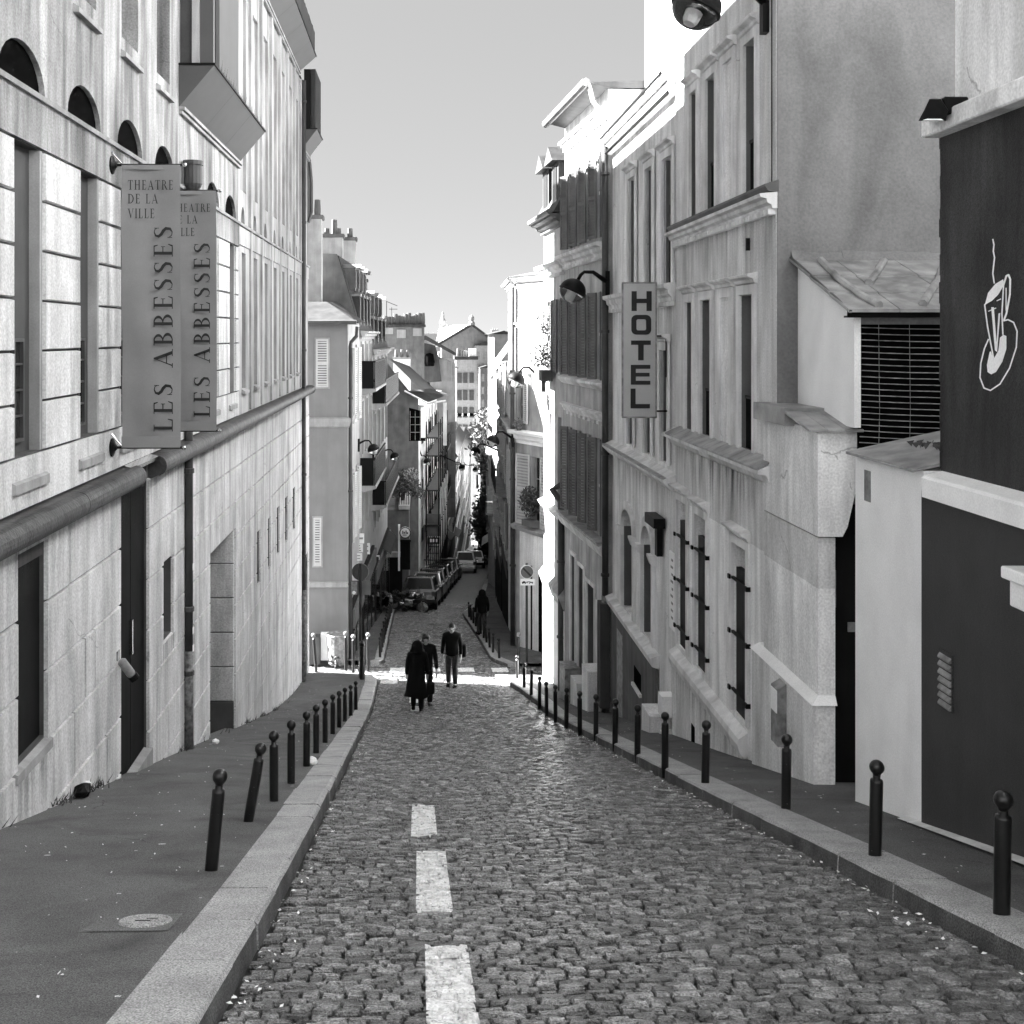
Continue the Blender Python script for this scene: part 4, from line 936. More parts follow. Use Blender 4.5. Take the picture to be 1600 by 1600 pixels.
for a,b,c,d,*_ in gl:
    MB().fbox(F4,b-.018,b,-.15,-.006,c,d).build('reveal_shade','shade_pipe_grey',s4)
    MB().fbox(F4,a,b,-.2,-.15,c,d).build('door' if c < -9.5 else 'window','panel',s4)
    MB().fbox(F4,a-.1,a,0,.04,c,d+.1).fbox(F4,b,b+.1,0,.04,c,d+.1).fbox(F4,a,b,0,.04,d,d+.1).build('surround','trim',s4)
cornice(s4,F4,0,L4,2.1,.3,.3,dent=.2); MB().fprof(F4,-.05,L4,[(0,-1.25),(.1,-1.22),(.2,-1.12),(.2,-1.06),(0,-1.0)]).build('ledge','trim',s4)
cornice(s4,F4,0,L4,-1.75,.2,.15,dent=.5); MB().fprof(F4,0,L4,[(0,-5.0),(.1,-4.95),(.22,-4.7),(0,-4.6)]).build('ledge','trim',s4)
for i in range(12): MB().fbox(F4,.03+i*.405,.42+i*.405,.0,.26,-4.62,-4.59).build('ledge_tile','zinc',s4)
cornice(s4,F4,0,L4,5.1,.2,.2,dent=.3)
rf = MB().prism(Fa((0,0),(1,0)),[],0,0) if False else MB().add([F4.P(-.1,.5,5.62),F4.P(L4,.5,5.62),F4.P(L4,-3,5.75),F4.P(-.1,-3,5.75),F4.P(-.1,.0,5.5),F4.P(L4,.0,5.5),F4.P(L4,-3,5.5),F4.P(-.1,-3,5.5)],[(0,1,2,3),(0,4,5,1),(1,5,6,2),(3,7,4,0),(2,6,7,3)]).build('roof','slate',s4)
MB().tube([F4.P(-.1,.52,5.62),F4.P(L4,.52,5.6)],.1,8).build('gutter','zinc_dark',rf)
MB().tube([F4.P(-.05,.45,5.6),F4.P(-.05,.35,5.2),F4.P(-.05,.12,4.9),F4.P(-.05,.1,4.2)],.05).build('swan_neck','zinc',rf)
pipe(s4,F4,-.06,zp(25.6)+2.6,4.3,.075,'pipe',zp(25.6)-.05,(3.6,.1,-2.6,-5.3))
MB().box((3.98,25.35,zp(25.4)+.1),(4.2,25.75,zp(25.4)+2.4)).build('pipe_box','panel',s4)
for a, h, mt in ((.2,.9,'plaster'),(1.5,.55,'trim'),(2.9,.8,'bin')): MB().fbox(F4,a,a+.7,0,.4,zp(27)-1.5,zp(25.7+a)+h).build('area_wall',mt,s4)
# ---------------------------------------------------------------- corner house before the cross street
F5 = Fa((3.86,30.52),(3.66,33.8),True); L5 = F5.len
c5 = thing('corner_house', 'narrow corner house with a dark mansard dormer and a sunlit white base', 'house', (3.75, 32, -7))
h5 = [(.5,1.0,-1.0,1.0,0,.2),(1.9,2.4,-1.0,1.0,0,.2),(.5,1.0,-4.3,-2.2,0,.2),(1.9,2.4,-4.3,-2.2,0,.2),(1.2,1.9,-11,-7.6,0,.2)]
wall(c5,F5,0,L5,-12,3.1,h5,'r4wall',thick=.5,back=5)
for a,b,c,d,*_ in h5[:4]:
    window(c5,F5,a,b,c,d,t=-.14,fm='trim',gm='glass')
    if c > -2: shutter(c5,F5,a,.04,c,.42,d-c,math.radians(172),'shut_d'); shutter(c5,F5,b,.04,c,.42,d-c,math.radians(10),'shut_d')
MB().fbox(F5,1.2,1.9,-.2,-.15,-11,-7.6).build('door','door',c5)
cornice(c5,F5,0,L5,3.25,.3,.4,'darkbase'); cornice(c5,F5,0,L5,2.0,.3,.3,dent=.2); MB().fprof(F5,0,L5,[(0,-5.0),(.1,-4.95),(.2,-4.8),(0,-4.7)]).build('ledge','trim',c5)
MB().fprof(F5,0,L5,[(0,-7.3),(.05,-7.25),(.16,-6.95),(.16,-6.9),(0,-6.7)]).build('awning_tiles','zinc',c5)
MB().fbox(F5,0,L5,0,.035,-12,-7.3).build('base_wall','white',c5)
rf = MB().add([F5.P(0,.3,3.3),F5.P(L5,.3,3.3),F5.P(L5,-.7,5.2),F5.P(0,-.7,5.2),F5.P(L5,-5,5.6),F5.P(0,-5,5.6),F5.P(L5,-5,3),F5.P(0,-5,3)],[(0,1,2,3),(3,2,4,5),(1,6,4,2),(0,3,5,7)]).build('roof','slate',c5)
for a in (.4, 1.9):
    d_ = MB().fbox(F5,a,a+1.0,-.9,.1,3.35,4.7).build('dormer','slate',rf)
    MB().prism(F5,[(a-.15,4.7),(a+1.15,4.7),(a+.5,5.15)],-1,.3).build('dormer_roof','slate',rf); MB().fbox(F5,a+.2,a+.8,.1,.12,3.5,4.6).build('dormer_window','glass',rf)
MB().tube([F5.P(0,.42,3.3),F5.P(L5,.42,3.3)],.08).build('gutter','zinc_dark',rf)
pipe(c5,F5,.12,-12,-4.4,.09,'pipe',None,(-6,-8)); MB().tube([F5.P(.12,.08,-4.4),F5.P(.25,.3,-4.1),F5.P(.35,.05,-4.0)],.09).build('pipe_bend','pipe',c5)
TRIM[0] = 'fartrim'
# ---------------------------------------------------------------- beyond the cross street, right
def simple_wins(root, F, xs, rows, w, fm='farframe', gm='glassl', shut=None, rail=False, t=-.12, sur=True):
    for a in xs:
        for c, d in rows:
            o = window(root,F,a-w/2,a+w/2,c,d,t=t,mull=1,trans=2,fm=fm,gm=gm,w=.05)
            if sur: MB().fbox(F,a-w/2-.1,a-w/2,0,.04,c,d+.1).fbox(F,a+w/2,a+w/2+.1,0,.04,c,d+.1).fbox(F,a-w/2,a+w/2,0,.045,d,d+.1).build('surround','fartrim',o)
            if shut:
                q = w*.5; shutter(root,F,a-w/2,.05,c,q,d-c,math.radians(168),shut); shutter(root,F,a+w/2,.05,c,q,d-c,math.radians(12),shut)
            if rail:
                g_ = MB()
                for i in range(8): x = a-w/2+w*i/7; g_.fbox(F,x-.012,x+.012,.05,.075,c,c+.8)
                g_.fbox(F,a-w/2,a+w/2,.04,.085,c+.8,c+.84); g_.build('guard_rail','iron',root)
F6 = Fa((4.9,36.8),(3.36,40.2),True); L6 = F6.len
r6 = thing('bright_corner_house', 'bright white corner house across the cross street with white louvred shutters', 'house', (4.2, 39, -7))
def s6(u): return F6.s(u)
a1, b1 = s6(846), s6(829); h6 = [(a1,b1,-6.4,-4.1,0,.3),(s6(815)-.2,s6(806)-.05,-3.0,-1.2,0,.2)]
wall(r6,F6,0,L6,-14,2.0,h6,'farwhite',thick=.4,back=4)
window(r6,F6,a1,b1,-6.4,-4.1,t=-.2,fm='fartrim',gm='glass'); window(r6,F6,h6[1][0],h6[1][1],-3.0,-1.2,t=-.15,fm='fartrim',gm='glass')
shutter(r6,F6,b1,.05,-6.45,.75,2.4,math.radians(8),'shut_l',22); shutter(r6,F6,a1,.05,-6.45,.5,2.4,math.radians(172),'shut_l',22)
shutter(r6,F6,h6[1][1],.05,-3.0,.3,1.8,math.radians(10),'shut_l'); shutter(r6,F6,h6[1][0],.05,-3.0,.4,1.8,math.radians(170),'shut_l')
cornice(r6,F6,0,L6,-3.25,.45,.35,'white'); cornice(r6,F6,0,L6,.45,.15,.12,'white'); cornice(r6,F6,0,L6,2.05,.2,.25,'white')
MB().fprof(F6,0,L6,[(0,-6.75),(.15,-6.7),(.25,-6.55),(0,-6.45)]).build('ledge','fartrim',r6)
MB().fbox(F6,0,L6-.35,0,.03,-14,-6.72).build('base_wall','plaster',r6)
MB().fbox(F6,s6(848),s6(843),.031,.04,-13,-8.0).build('door_frame','dark',r6); MB().fbox(F6,s6(833),s6(831),.031,.05,-13,-7.8).build('cable_duct','iron',r6)
F7 = Fa((3.36,40.22),(4.02,60),True)
wall(r6,F7,0,5.5,-14,1.9,[(1.5,2.2,-3,-1,0,.2),(3.5,4.2,-3,-1,0,.2),(1.5,2.2,-6.3,-4.2,0,.2),(3.5,4.2,-6.3,-4.2,0,.2)],'plaster',thick=.4,back=5)
simple_wins(r6,F7,(1.85,3.85),((-3,-1),(-6.3,-4.2)),.7,shut='shut_l')
cornice(r6,F7,0,5.5,-3.25,.4,.3); cornice(r6,F7,0,5.5,2.0,.25,.3)
MB().add([F6.P(0,.3,2.05),F6.P(L6,.3,2.05),F7.P(5.5,.3,2.0),(8,45,3.2),(9,38,3.2)],[(0,1,3,4),(1,2,3)]).build('roof','zinc_dark',r6)
pipe(r6,F6,L6+.02,-11,1.7,.085,'pipe',None,(-2,-5,-8),t=.1)
m = MB()
def leaves(m, c, rad, n, s=.06, zsq=1.):
    for i in range(n):
        d = Vector((R.gauss(0,1),R.gauss(0,1),R.gauss(0,1))).normalized()*R.random()**.4; p = Vector(c)+Vector((d.x*rad,d.y*rad,d.z*rad*zsq))
        a = Vector((R.gauss(0,1),R.gauss(0,1),R.gauss(0,1))).normalized(); b = a.orthogonal().normalized()
        m.quad(p-a*s,p+b*s*.5,p+a*s,p-b*s*.5)
    return m
pt = thing('window_plant', 'dark bushy plant in the window beside the white louvred shutter', 'plant', tuple(F6.P((a1+b1)/2,.2,-6.4)))
leaves(MB(),F6.P((a1+b1)/2,.2,-5.6),.42,420,.07,1.3).build('foliage','leaf',pt); MB().fbox(F6,a1,b1,.05,.35,-6.42,-6.2).build('planter','pot',pt)
pt = thing('window_plant', 'trailing plant in a window box by the dark upper shutters of the corner house', 'plant', tuple(F5.P(1.5,.2,-1.0)))
leaves(leaves(MB(),F5.P(1.9,.25,-.6),.4,260,.06),F5.P(2.2,.2,.2),.25,120,.06,2).build('foliage','leaf',pt); MB().fbox(F5,1.3,2.5,.1,.4,-1.25,-.95).build('planter','pot',pt)
pt = thing('flower_pots', 'small pots with pale flowers on the ledge under the white shutters', 'plant', tuple(F6.P(L6-.6,.2,-3.2)))
leaves(MB(),F6.P(L6-.6,.2,-3.0),.22,90,.05).build('foliage','leaf_l',pt); MB().lathe(F6.P(L6-.6,.2,-3.25),[(.08,0),(.12,.2)],9).build('pot','pot',pt)
# rest of the right side, receding
def row_house(F, s0, s1, zb, zt, lab, mt='far', nb=2, fl=4, shut=None, rail=False, side='house', roof=True, name='house', gm='glassl'):
    t = thing(name, lab, 'house', tuple(F.P((s0+s1)/2,0,zb)))
    base = zp(F.y((s0+s1)/2)); fh = (zt-base-3.)/fl; w = min(1., (s1-s0)/nb*.42)
    xs = [s0+(s1-s0)*(i+.5)/nb for i in range(nb)]; rows = [(base+3.2+k*fh+.25, base+3.2+k*fh+fh*.78) for k in range(fl)]
    wall(t,F,s0,s1,zb,zt,[(x-w/2,x+w/2,c,d,0,.16) for x in xs for c,d in rows],mt,thick=.3,back=7)
    simple_wins(t,F,xs,rows,w,shut=shut,rail=rail,gm=gm)
    for k in range(fl): MB().fprof(F,s0,s1,[(0,base+3.1+k*fh),(.1,base+3.1+k*fh),(.1,base+3.2+k*fh),(0,base+3.22+k*fh)]).build('string_course','fartrim',t)
    cornice(t,F,s0,s1,zt+.02,.25,.35)
    sh_ = MB().fbox(F,s0+.3,s1-.3,-.02,.03,base-.3,base+2.6).build('shopfront','door',t)
    MB().fbox(F,s0+.3,s1-.3,.032,.06,base+2.3,base+2.9).build('fascia','darkbase',sh_)
    if roof:
        MB().add([F.P(s0,.3,zt),F.P(s1,.3,zt),F.P(s1,-1,zt+1.8),F.P(s0,-1,zt+1.8),F.P(s1,-7,zt+2.2),F.P(s0,-7,zt+2.2),F.P(s1,-7,zt),F.P(s0,-7,zt)],[(0,1,2,3),(3,2,4,5),(1,6,4,2),(0,3,5,7)]).build('roof','slate',t)
    return t
row_house(F7,5.55,12,-15,-1.0,'white facade just past the bright corner house, with pale shutters','farwhite',3,3,'shut_l')
row_house(F7,12.05,19.7,-16,-1.6,'pale shuttered facade on the lower right, third past the cross street','far',3,4,'shut_l',True)
F8 = Fa((4.02,60.1),(14.6,230),True)
row_house(F8,0,13,-20,-2.2,'grey facade on the lower right where the street bends','midwhite',4,5,'shut_l',True)
row_house(F8,13.1,30,-25,-3.2,'pale facade on the lower right, beyond the bend','midwhite',5,5,None,True)
for i,(a,b,z,lb) in enumerate(((30.2,52,-6,'first distant facade on the right of the lower street'),(52.2,80,-9,'second distant facade on the right of the lower street'),(80.2,120,-14,'third distant facade on the right of the lower street'),(120.2,168,-19,'last distant facade on the right of the lower street'))):
    row_house(F8,a,b,-50,z,lb,'midwhite',5,5)
# foliage hanging down the right facades far along
iv = thing('climbing_plant', 'tall dark climbing plant down the facades at the narrow end of the street', 'plant', (7.2,110,-25))
m = MB()
for i in range(5200):
    z = R.uniform(-22,-7); y = R.uniform(107,113); x = 5.75+(y-100)*.06+R.gauss(0,.42)+.5*math.sin(z*.8)
    p = Vector((x,y,z)); a = Vector((R.gauss(0,1),R.gauss(0,1),R.gauss(0,1))).normalized(); b = a.orthogonal().normalized(); s = .2
    m.quad(p-a*s,p+b*s*.6,p+a*s,p-b*s*.6)
m.build('foliage','leaf',iv); MB().tube([(6.6,110,-24),(6.5,110,-16),(6.6,110,-7)],.12).build('stem','bark',iv)
# ---------------------------------------------------------------- beyond the cross street, left
M['l2wall'] = mat('corner_house_render', .2, var=.06, streak=.08, bump=.1)
FF = Fa((-5.5,37.0),(-2.3,37.0))                    # wall facing us
l2 = thing('louvre_corner_house', 'plain pale corner house with two louvred shutters on the wall facing us', 'house', (-3, 38.5, -7))
G0 = Fa((-2.3,37.0),(-1.6,58))
MB().prism(FF,[(0,-14),(3.2,-14),(3.2,.45),(0,.45)],0,-.4).build('front_wall','l2wall',l2)
wall(l2,G0,.0,4.4,-14,.45,[(1.2,1.9,-2.9,-.4,0,.2),(1.2,1.9,-6.8,-4.6,0,.2),(3,3.6,-2.9,-.4,0,.2),(3,3.6,-6.8,-4.6,0,.2)],'farwhite',name='street_wall',thick=.4,back=2.8)
simple_wins(l2,G0,(1.55,3.3),((-2.9,-.4),(-6.8,-4.6)),.6,shut='shut_l')
MB().fprof(FF,0,3.25,[(-.02,-2.95),(.06,-2.9),(.1,-2.75),(.1,-2.66),(-.02,-2.6)]).build('string_course','fartrim',l2); MB().fprof(FF,0,3.22,[(-.02,-8.1),(.05,-8.06),(.05,-7.92),(-.02,-7.88)]).build('string_course','fartrim',l2)
MB().fprof(G0,0,4.4,[(-.02,-2.95),(.06,-2.9),(.1,-2.75),(.1,-2.66),(-.02,-2.6)]).build('string_course','fartrim',l2)
for (u0,u1,v0,v1) in ((494,513,530,605),(490,502,809,884)):
    a, z1 = FF.px(u0,v0); b, z0 = FF.px(u1,v1); shutter(l2,FF,a,.04,z0,b-a,z1-z0,0,'shut_l',18)
    MB().fbox(FF,a-.05,b+.05,0,.02,z0-.05,z1+.05).build('shutter_rebate','fartrim',l2)
    MB().fbox(FF,a+.06,b-.06,.021,.025,z0+.05,z1-.05).build('shutter_backing','darkbase',l2)
rf = MB().add([(-5.6,36.7,.45),(-2.0,36.7,.45),(-1.9,41.5,.45),(-2.9,41.5,1.2),(-3.1,38.6,1.15),(-5.6,38.6,1.15),(-5.6,41.5,1.2)],[(0,1,4,5),(1,2,3,4),(5,4,3,6)]).build('roof','slate',l2)
MB().tube([(-5.6,36.68,.44),(-2.0,36.68,.44)],.07).build('gutter','zinc_dark',rf)
pipe(l2,G0,.12,-11,-.3,.06,'pipe',None,(-2,-5,-8)); MB().tube([G0.P(.12,.3,.3),G0.P(.12,.28,-.0),G0.P(.12,.1,-.2),G0.P(.12,.08,-.4)],.06).build('swan_neck','pipe',l2)
def chimney(name, lab, F, s, t, z0, z1, w, d, pots, mt='farwhite', tall=(), group='chimney stacks over the left roofs'):
    """a stack standing on a party wall: its wide side faces the camera"""
    c = F.P(s,t,0); o = thing(name, lab, 'chimney', (c.x,c.y,z0), 0, group)
    MB().box((c.x-w/2,c.y-d/2,z0),(c.x+w/2,c.y+d/2,z1)).build('stack',mt,o)
    MB().box((c.x-w/2-.06,c.y-d/2-.06,z1),(c.x+w/2+.06,c.y+d/2+.06,z1+.14)).build('cap','darkbase',o)
    for i in range(pots):
        x = c.x-w/2+w*(i+.5)/pots; hh = .45+R.uniform(-.08,.12)+(1.5 if i in tall else 0)
        MB().lathe((x,c.y,z1+.14),[(.11,0),(.12,hh*.3),(.1,hh),(.075,hh)],9).build('chimney_pot','pot',o)
    return o
def mansard_house(F, s0, s1, zc, zm, lab, floors, ndorm, mt='far', balc=(), nb=3):
    t = thing('mansard_house', lab, 'house', tuple(F.P((s0+s1)/2,0,-8)))
    w = (s1-s0)/nb*.42; xs = [s0+(s1-s0)*(i+.5)/nb for i in range(nb)]
    wall(t,F,s0,s1,-15,zc,[(x-w/2,x+w/2,c,d,0,.2) for x in xs for c,d in floors],mt,thick=.3,back=7)
    simple_wins(t,F,xs,floors,w)
    cornice(t,F,s0,s1,zc+.03,.3,.35)
    for z in balc:
        b = MB().fprof(F,s0+.05,s1-.05,[(0,z-.25),(.2,z-.22),(.6,z-.1),(.6,z),(0,z)]).build('balcony','fartrim',t)
        g_ = MB(); n = int((s1-s0-.2)/.065)
        for i in range(n+1): x = s0+.1+(s1-s0-.2)*i/n; g_.fbox(F,x-.02,x+.02,.53,.56,z,z+.95)
        g_.fbox(F,s0+.08,s1-.08,.51,.58,z+.95,z+1.0)
        g_.fbox(F,s0+.08,s0+.12,.02,.51,z,z+1.0); g_.build('balcony_rail','iron',b)
    r = MB().add([F.P(s0,.05,zc),F.P(s1,.05,zc),F.P(s1,-.75,zm),F.P(s0,-.75,zm),F.P(s1,-6,zm+.3),F.P(s0,-6,zm+.3),F.P(s1,-6,zc),F.P(s0,-6,zc)],[(0,1,2,3),(3,2,4,5),(1,6,4,2),(0,3,5,7)]).build('roof','slate',t)
    MB().quad(F.P(s0-.02,.1,zc-.2),F.P(s0-.02,-.8,zm+.05),F.P(s0-.02,-6,zm+.3),F.P(s0-.02,-6,zc-1)).build('party_wall','fargable',t)
    for i in range(ndorm):
        a = s0+(s1-s0)*(i+.5)/ndorm; dw = .42
        for zz, hh in ((zc+.15,(zm-zc)*.42),(zc+(zm-zc)*.55,(zm-zc)*.3)):
            d_ = MB().fbox(F,a-dw/2,a+dw/2,-.9,-.12*(zz-zc)-.02,zz,zz+hh).build('dormer','slate' if zz < zc+.3 else 'zinc_dark',r)
            MB().prism(F,[(a-dw/2-.06,zz+hh),(a+dw/2+.06,zz+hh)]+[(a+dw/2*math.cos(q),zz+hh+.14*math.sin(q)) for q in (.5,1.57,2.64)],-1,.0).build('dormer_roof','zinc',r)
            MB().fbox(F,a-dw*.33,a+dw*.33,-.12*(zz-zc)-.018,-.12*(zz-zc)-.0,zz+.1,zz+hh-.08).build('dormer_window','glass',r)
    return t
l3 = mansard_house(G0,4.45,10.6,.15,2.9,'mansard house with two balconies next beyond the louvre corner house',((-1.6,-.3),(-4.4,-2.4),(-7.2,-5.2)),4,'far',(-1.9,-5.4))
l4 = mansard_house(G0,10.65,21,-.6,2.2,'second mansard house with dark balconies farther down the left side',((-2.6,-1.0),(-5.0,-3.3),(-8.2,-6.0)),4,'far',(-2.8,-7.0),4)
chimney('chimney_stack','tall white chimney stack with a long flue rising behind the theatre end',G0,3.6,-1.9,.8,4.1,1.3,.6,4,'farwhite',(2,))
chimney('chimney_stack','low white chimney stack with two pots, between two taller stacks',G0,6.5,-1.45,2.0,3.7,1.3,.5,2)
chimney('chimney_stack','wide white chimney stack with four pots at the far end of the first mansard',G0,10.3,-1.6,2.2,3.9,1.9,.6,4)
chimney('chimney_stack','small dark chimney stack tucked low by the theatre edge',G0,2.2,-2.0,.6,1.75,.7,.4,3,'gable')
# shops at street level of the left row
for a,b,z0,z1,mt in ((4.6,10.4,-12.5,-8.6,'door'),(10.8,20.8,-14,-9.6,'door'),(.4,4.2,-12,-8.8,'door')):
    f_ = MB().fbox(G0,a,b,.0,.12,z0,z1).build('shopfront',mt,l3 if a == 4.6 else l4 if a > 5 else l2)
    MB().fbox(G0,a,b,.13,.2,z1-.7,z1-.1).build('fascia','darkbase',f_)
    for i in range(3): q = a+(b-a)*(i+.15)/3; MB().fbox(G0,q,q+(b-a)*.22,.125,.14,z0+.5,z1-.9).build('shop_window','glass',f_)
aw = thing('shop_awning','grey canvas awning over the dark shopfront on the lower left','awning',tuple(G0.P(14,.2,-9.5)))
MB().add([G0.P(15,.15,-9.6),G0.P(20,.15,-9.6),G0.P(20,.5,-9.85),G0.P(15,.5,-9.85),G0.P(20,.5,-9.95),G0.P(15,.5,-9.95)],[(0,1,2,3),(3,2,4,5)]).build('canvas','door',aw)
def flat_sign(name, lab, y, u0, u1, v0, v1, mt, lines=0, lm='ink', th=.06):
    a, b = at(u0,v0,y), at(u1,v1,y); o = thing(name, lab, 'sign', (a.x,y,b.z))
    MB().box((a.x,y,b.z),(b.x,y+th,a.z)).build('panel',mt,o)
    for i in range(lines):
        z = b.z+(a.z-b.z)*(i+.6)/(lines+.4); MB().box((a.x+(b.x-a.x)*.12,y-.012,z),(a.x+(b.x-a.x)*R.uniform(.7,.9),y-.004,z+(a.z-b.z)*.28/(lines+.4))).build('lettering',lm,o)
    MB().box((a.x-.25,y+.02,(a.z+b.z)/2-.02),(a.x,y+.04,(a.z+b.z)/2+.02)).build('bracket','iron',o)
    return o
flat_sign('projecting_sign','largest white projecting shop sign, highest of the stack on the left',41.5,551,569,834,849,'white',1,'bin')
flat_sign('projecting_sign','striped grey projecting shop sign just under the largest white one',41.3,549,567,850,863,'plastic',3)
flat_sign('projecting_sign','tilted small white shop sign to the right of the stack',45,567,578,849,866,'white',2,'bin')
flat_sign('projecting_sign','lowest pale shop sign of the stack above the meter',40.5,545,566,865,876,'plastic',2,'bin')
flat_sign('projecting_sign','pale shop sign hanging lowest beside the round no entry back',40.2,542,556,878,902,'plastic',3,'bin')
mb_ = flat_sign('menu_board','white framed menu board on the dark shopfront of the lower left',50,577,593,868,884,'white')
a,b = at(579,870,49.98), at(591,875.5,49.98); MB().box((a.x,49.97,b.z),(b.x,49.99,a.z)).build('board_panel','ink',mb_); a,b = at(579,877.5,49.98), at(591,882.5,49.98); MB().box((a.x,49.97,b.z),(b.x,49.99,a.z)).build('board_panel','ink',mb_)
# round ornamental sign
rs = thing('round_sign','round white shop sign with a dark ring, hung over a dark board','sign',tuple(at(633,832,60)))
c = at(633,832,60); mx = Matrix.Rotation(math.pi/2,3,'X')
MB().lathe(c,[(.3,0),(.3,.08)],20,mx).build('disc','white',rs)
m = MB()
for i in range(24):
    q, q2 = 6.2832*i/24, 6.2832*(i+1)/24; m.quad(*[(c.x+r*math.cos(w), c.y-.085, c.z+r*math.sin(w)) for r,w in ((.3,q),(.3,q2),(.25,q2),(.25,q))])
for dx,dz,w,h in ((-.12,.02,.05,.16),(-.04,.0,.06,.1),(.05,.03,.05,.18),(.12,-.02,.06,.09),(-.02,-.12,.2,.035)): m.quad((c.x+dx-w/2,c.y-.087,c.z+dz-h/2),(c.x+dx+w/2,c.y-.087,c.z+dz-h/2),(c.x+dx+w/2,c.y-.087,c.z+dz+h/2),(c.x+dx-w/2,c.y-.087,c.z+dz+h/2))
m.build('emblem','ink',rs)
a,b = at(626,845,60), at(641,890,60); MB().box((a.x,59.98,b.z),(b.x,60.1,a.z)).build('board','door',rs); a,b = at(625,843,60), at(642,846,60); MB().box((a.x,59.9,b.z),(b.x,60.1,a.z)).build('hood','iron',rs)
a,b = at(622,820,60), at(625,892,60); MB().box((a.x,60,b.z),(b.x,60.1,a.z)).build('post','white',rs)
# garden terrace and tree between the houses
gw = thing('terrace_wall','pale garden terrace wall with a railing between the houses on the left','wall',(-1.2,62,-12))
MB().box((-6,61.5,-16),(-.55,67,-9.3)).build('wall','fargable',gw); MB().box((-1.1,61.4,-9.25),(-.5,67,-9.05)).build('coping','fartrim',gw)
for i in range(6): MB().box((-1.08+i*.1,61.45,-9.0),(-1.04+i*.1,61.5,-8.3)).build('baluster','iron',gw)
MB().box((-1.9,61.3,-15.5),(-.9,61.49,-11.8)).build('gate','door',gw); MB().box((-2.0,61.2,-11.75),(-.8,61.49,-11.5)).build('gate_lintel','fartrim',gw)
tr = thing('terrace_tree','dark bushy tree growing on the garden terrace on the left','tree',(-.9,63.5,-9))
MB().tube([(-.95,63.5,-9.3),(-.85,63.5,-8.6),(-.9,63.4,-8.0)],[.1,.08,.05]).build('trunk','bark',tr)
m = MB()
for c,r,n in (((-1.3,63.4,-8.3),.75,700),((-.6,63.3,-8.2),.7,700),((-.9,63.5,-7.7),.6,450),((-.1,63.2,-8.6),.45,250)): leaves(m,c,r,n,.075,.8)
m.build('crown','leaf',tr)
m = MB(); leaves(m,(-.5,63.2,-7.6),.5,160,.07,.8); m.build('sprays','leaf_l',tr)
# gable house with scaffold
G6 = Fa((-.05,68),(5.74,150))
l6 = thing('gable_house','tall house end-on to us with a blank gable, sloping roof and studio windows','house',(-1,68,-12))
GF = Fa((-3.4,68),(-.05,68))
pg = [FF_ for FF_ in ()]
def gp(u, v): 
    q = at(u,v,68); return (q.x+3.4, q.z)
gpoly = [gp(560,960),gp(654,960),gp(654,618),gp(640,612),gp(618,585),gp(600,560),gp(560,545)]
MB().prism(GF,gpoly,0,-.5).build('gable_wall','fargable',l6)
a,z1 = gp(641,637); b,z0 = gp(667,689)
wd = MB().prism(Fa((-.6,67.98),(.6,67.98)),[(0,z0),(.98,z0),(.98,z1-.25),(0,z1)],.0,-.03).build('studio_window','dark',l6)
for i in range(4): MB().box((-.55+i*.3,67.93,z0+.05),(-.52+i*.3,67.975,z1-.2)).build('glazing_bar','bin',wd)
for i in range(3): MB().box((-.55,67.93,z0+.5+i*.45),(.35,67.96,z0+.53+i*.45)).build('glazing_bar','bin',wd)
a,z1 = gp(668,638); MB().box((.1,67.9,z0+.2),(.38,67.95,z1+.05)).build('bright_pane','white',wd)
q1,q2,q3,q4 = at(608,560,67), at(661,612,67), at(690,618,78), at(640,572,80)
MB().add([q1,q2,q3,q4],[(0,1,2,3)]).build('roof','slate',l6)
q1,q2,q3,q4 = at(640,617,67), at(700,616,68.5), at(733,664,72), at(700,690,70)
MB().add([at(634,611,67.2),at(668,629,66.6),at(702,616,68.2),at(672,607,70)],[(0,1,2,3)]).build('roof_slope','slate',l6)
MB().tube([at(632,611,67),at(668,630,66.5),at(696,626,66.8)],.06).build('gutter','zinc',l6)
MB().box((1.4,67.3,-6.4),(1.62,67.5,-3.9)).build('corner_pier','farwhite',l6)
MB().box((-14,58.6,-15),(-3.6,67.9,-2.2)).build('sun_block_wing','fargable',l6)  # unseen mass added to keep the sun off the lower road
wall(l6,G6,.2,22,-22,-4.2,[(x-.5,x+.5,c,d,0,.2) for x in (3,6.5,10,13.5,17,20.5) for c,d in ((-6.6,-4.9),(-9.6,-7.7),(-12.6,-10.6))],'midwhite',name='street_wall',thick=.3,back=5)
simple_wins(l6,G6,(3,6.5,10,13.5,17,20.5),((-6.6,-4.9),(-9.6,-7.7),(-12.6,-10.6)),1.0,rail=True)
cornice(l6,G6,.2,22,-4.1,.3,.4)
bb = thing('banner_board','large dark board hanging on the scaffold above the parked cars','sign',tuple(at(680,830,70)))
a,b = at(666,803,70), at(688,838,70); MB().box((a.x,70,b.z),(b.x,70.08,a.z)).build('panel','darkbase',bb)
a,b = at(668,840,70), at(687,850,70); MB().box((a.x,70,b.z),(b.x,70.08,a.z)).build('shop_fascia','ink',bb); 
for u in (672,676,681): a,b = at(u,842,69.98), at(u+2.5,847,69.98); MB().box((a.x,69.96,b.z),(b.x,69.98,a.z)).build('letter','white',bb)
sc = thing('scaffold','tube scaffold with plank decks against the white house on the lower left','scaffold',(1.2,72,-14))
for i in range(6):
    s = 2+i*2.2
    for t in (.35,1.1): MB().tube([G6.P(s,t,zp(G6.y(s))),G6.P(s,t,-5.2)],.035,6).build('standard','iron',sc)
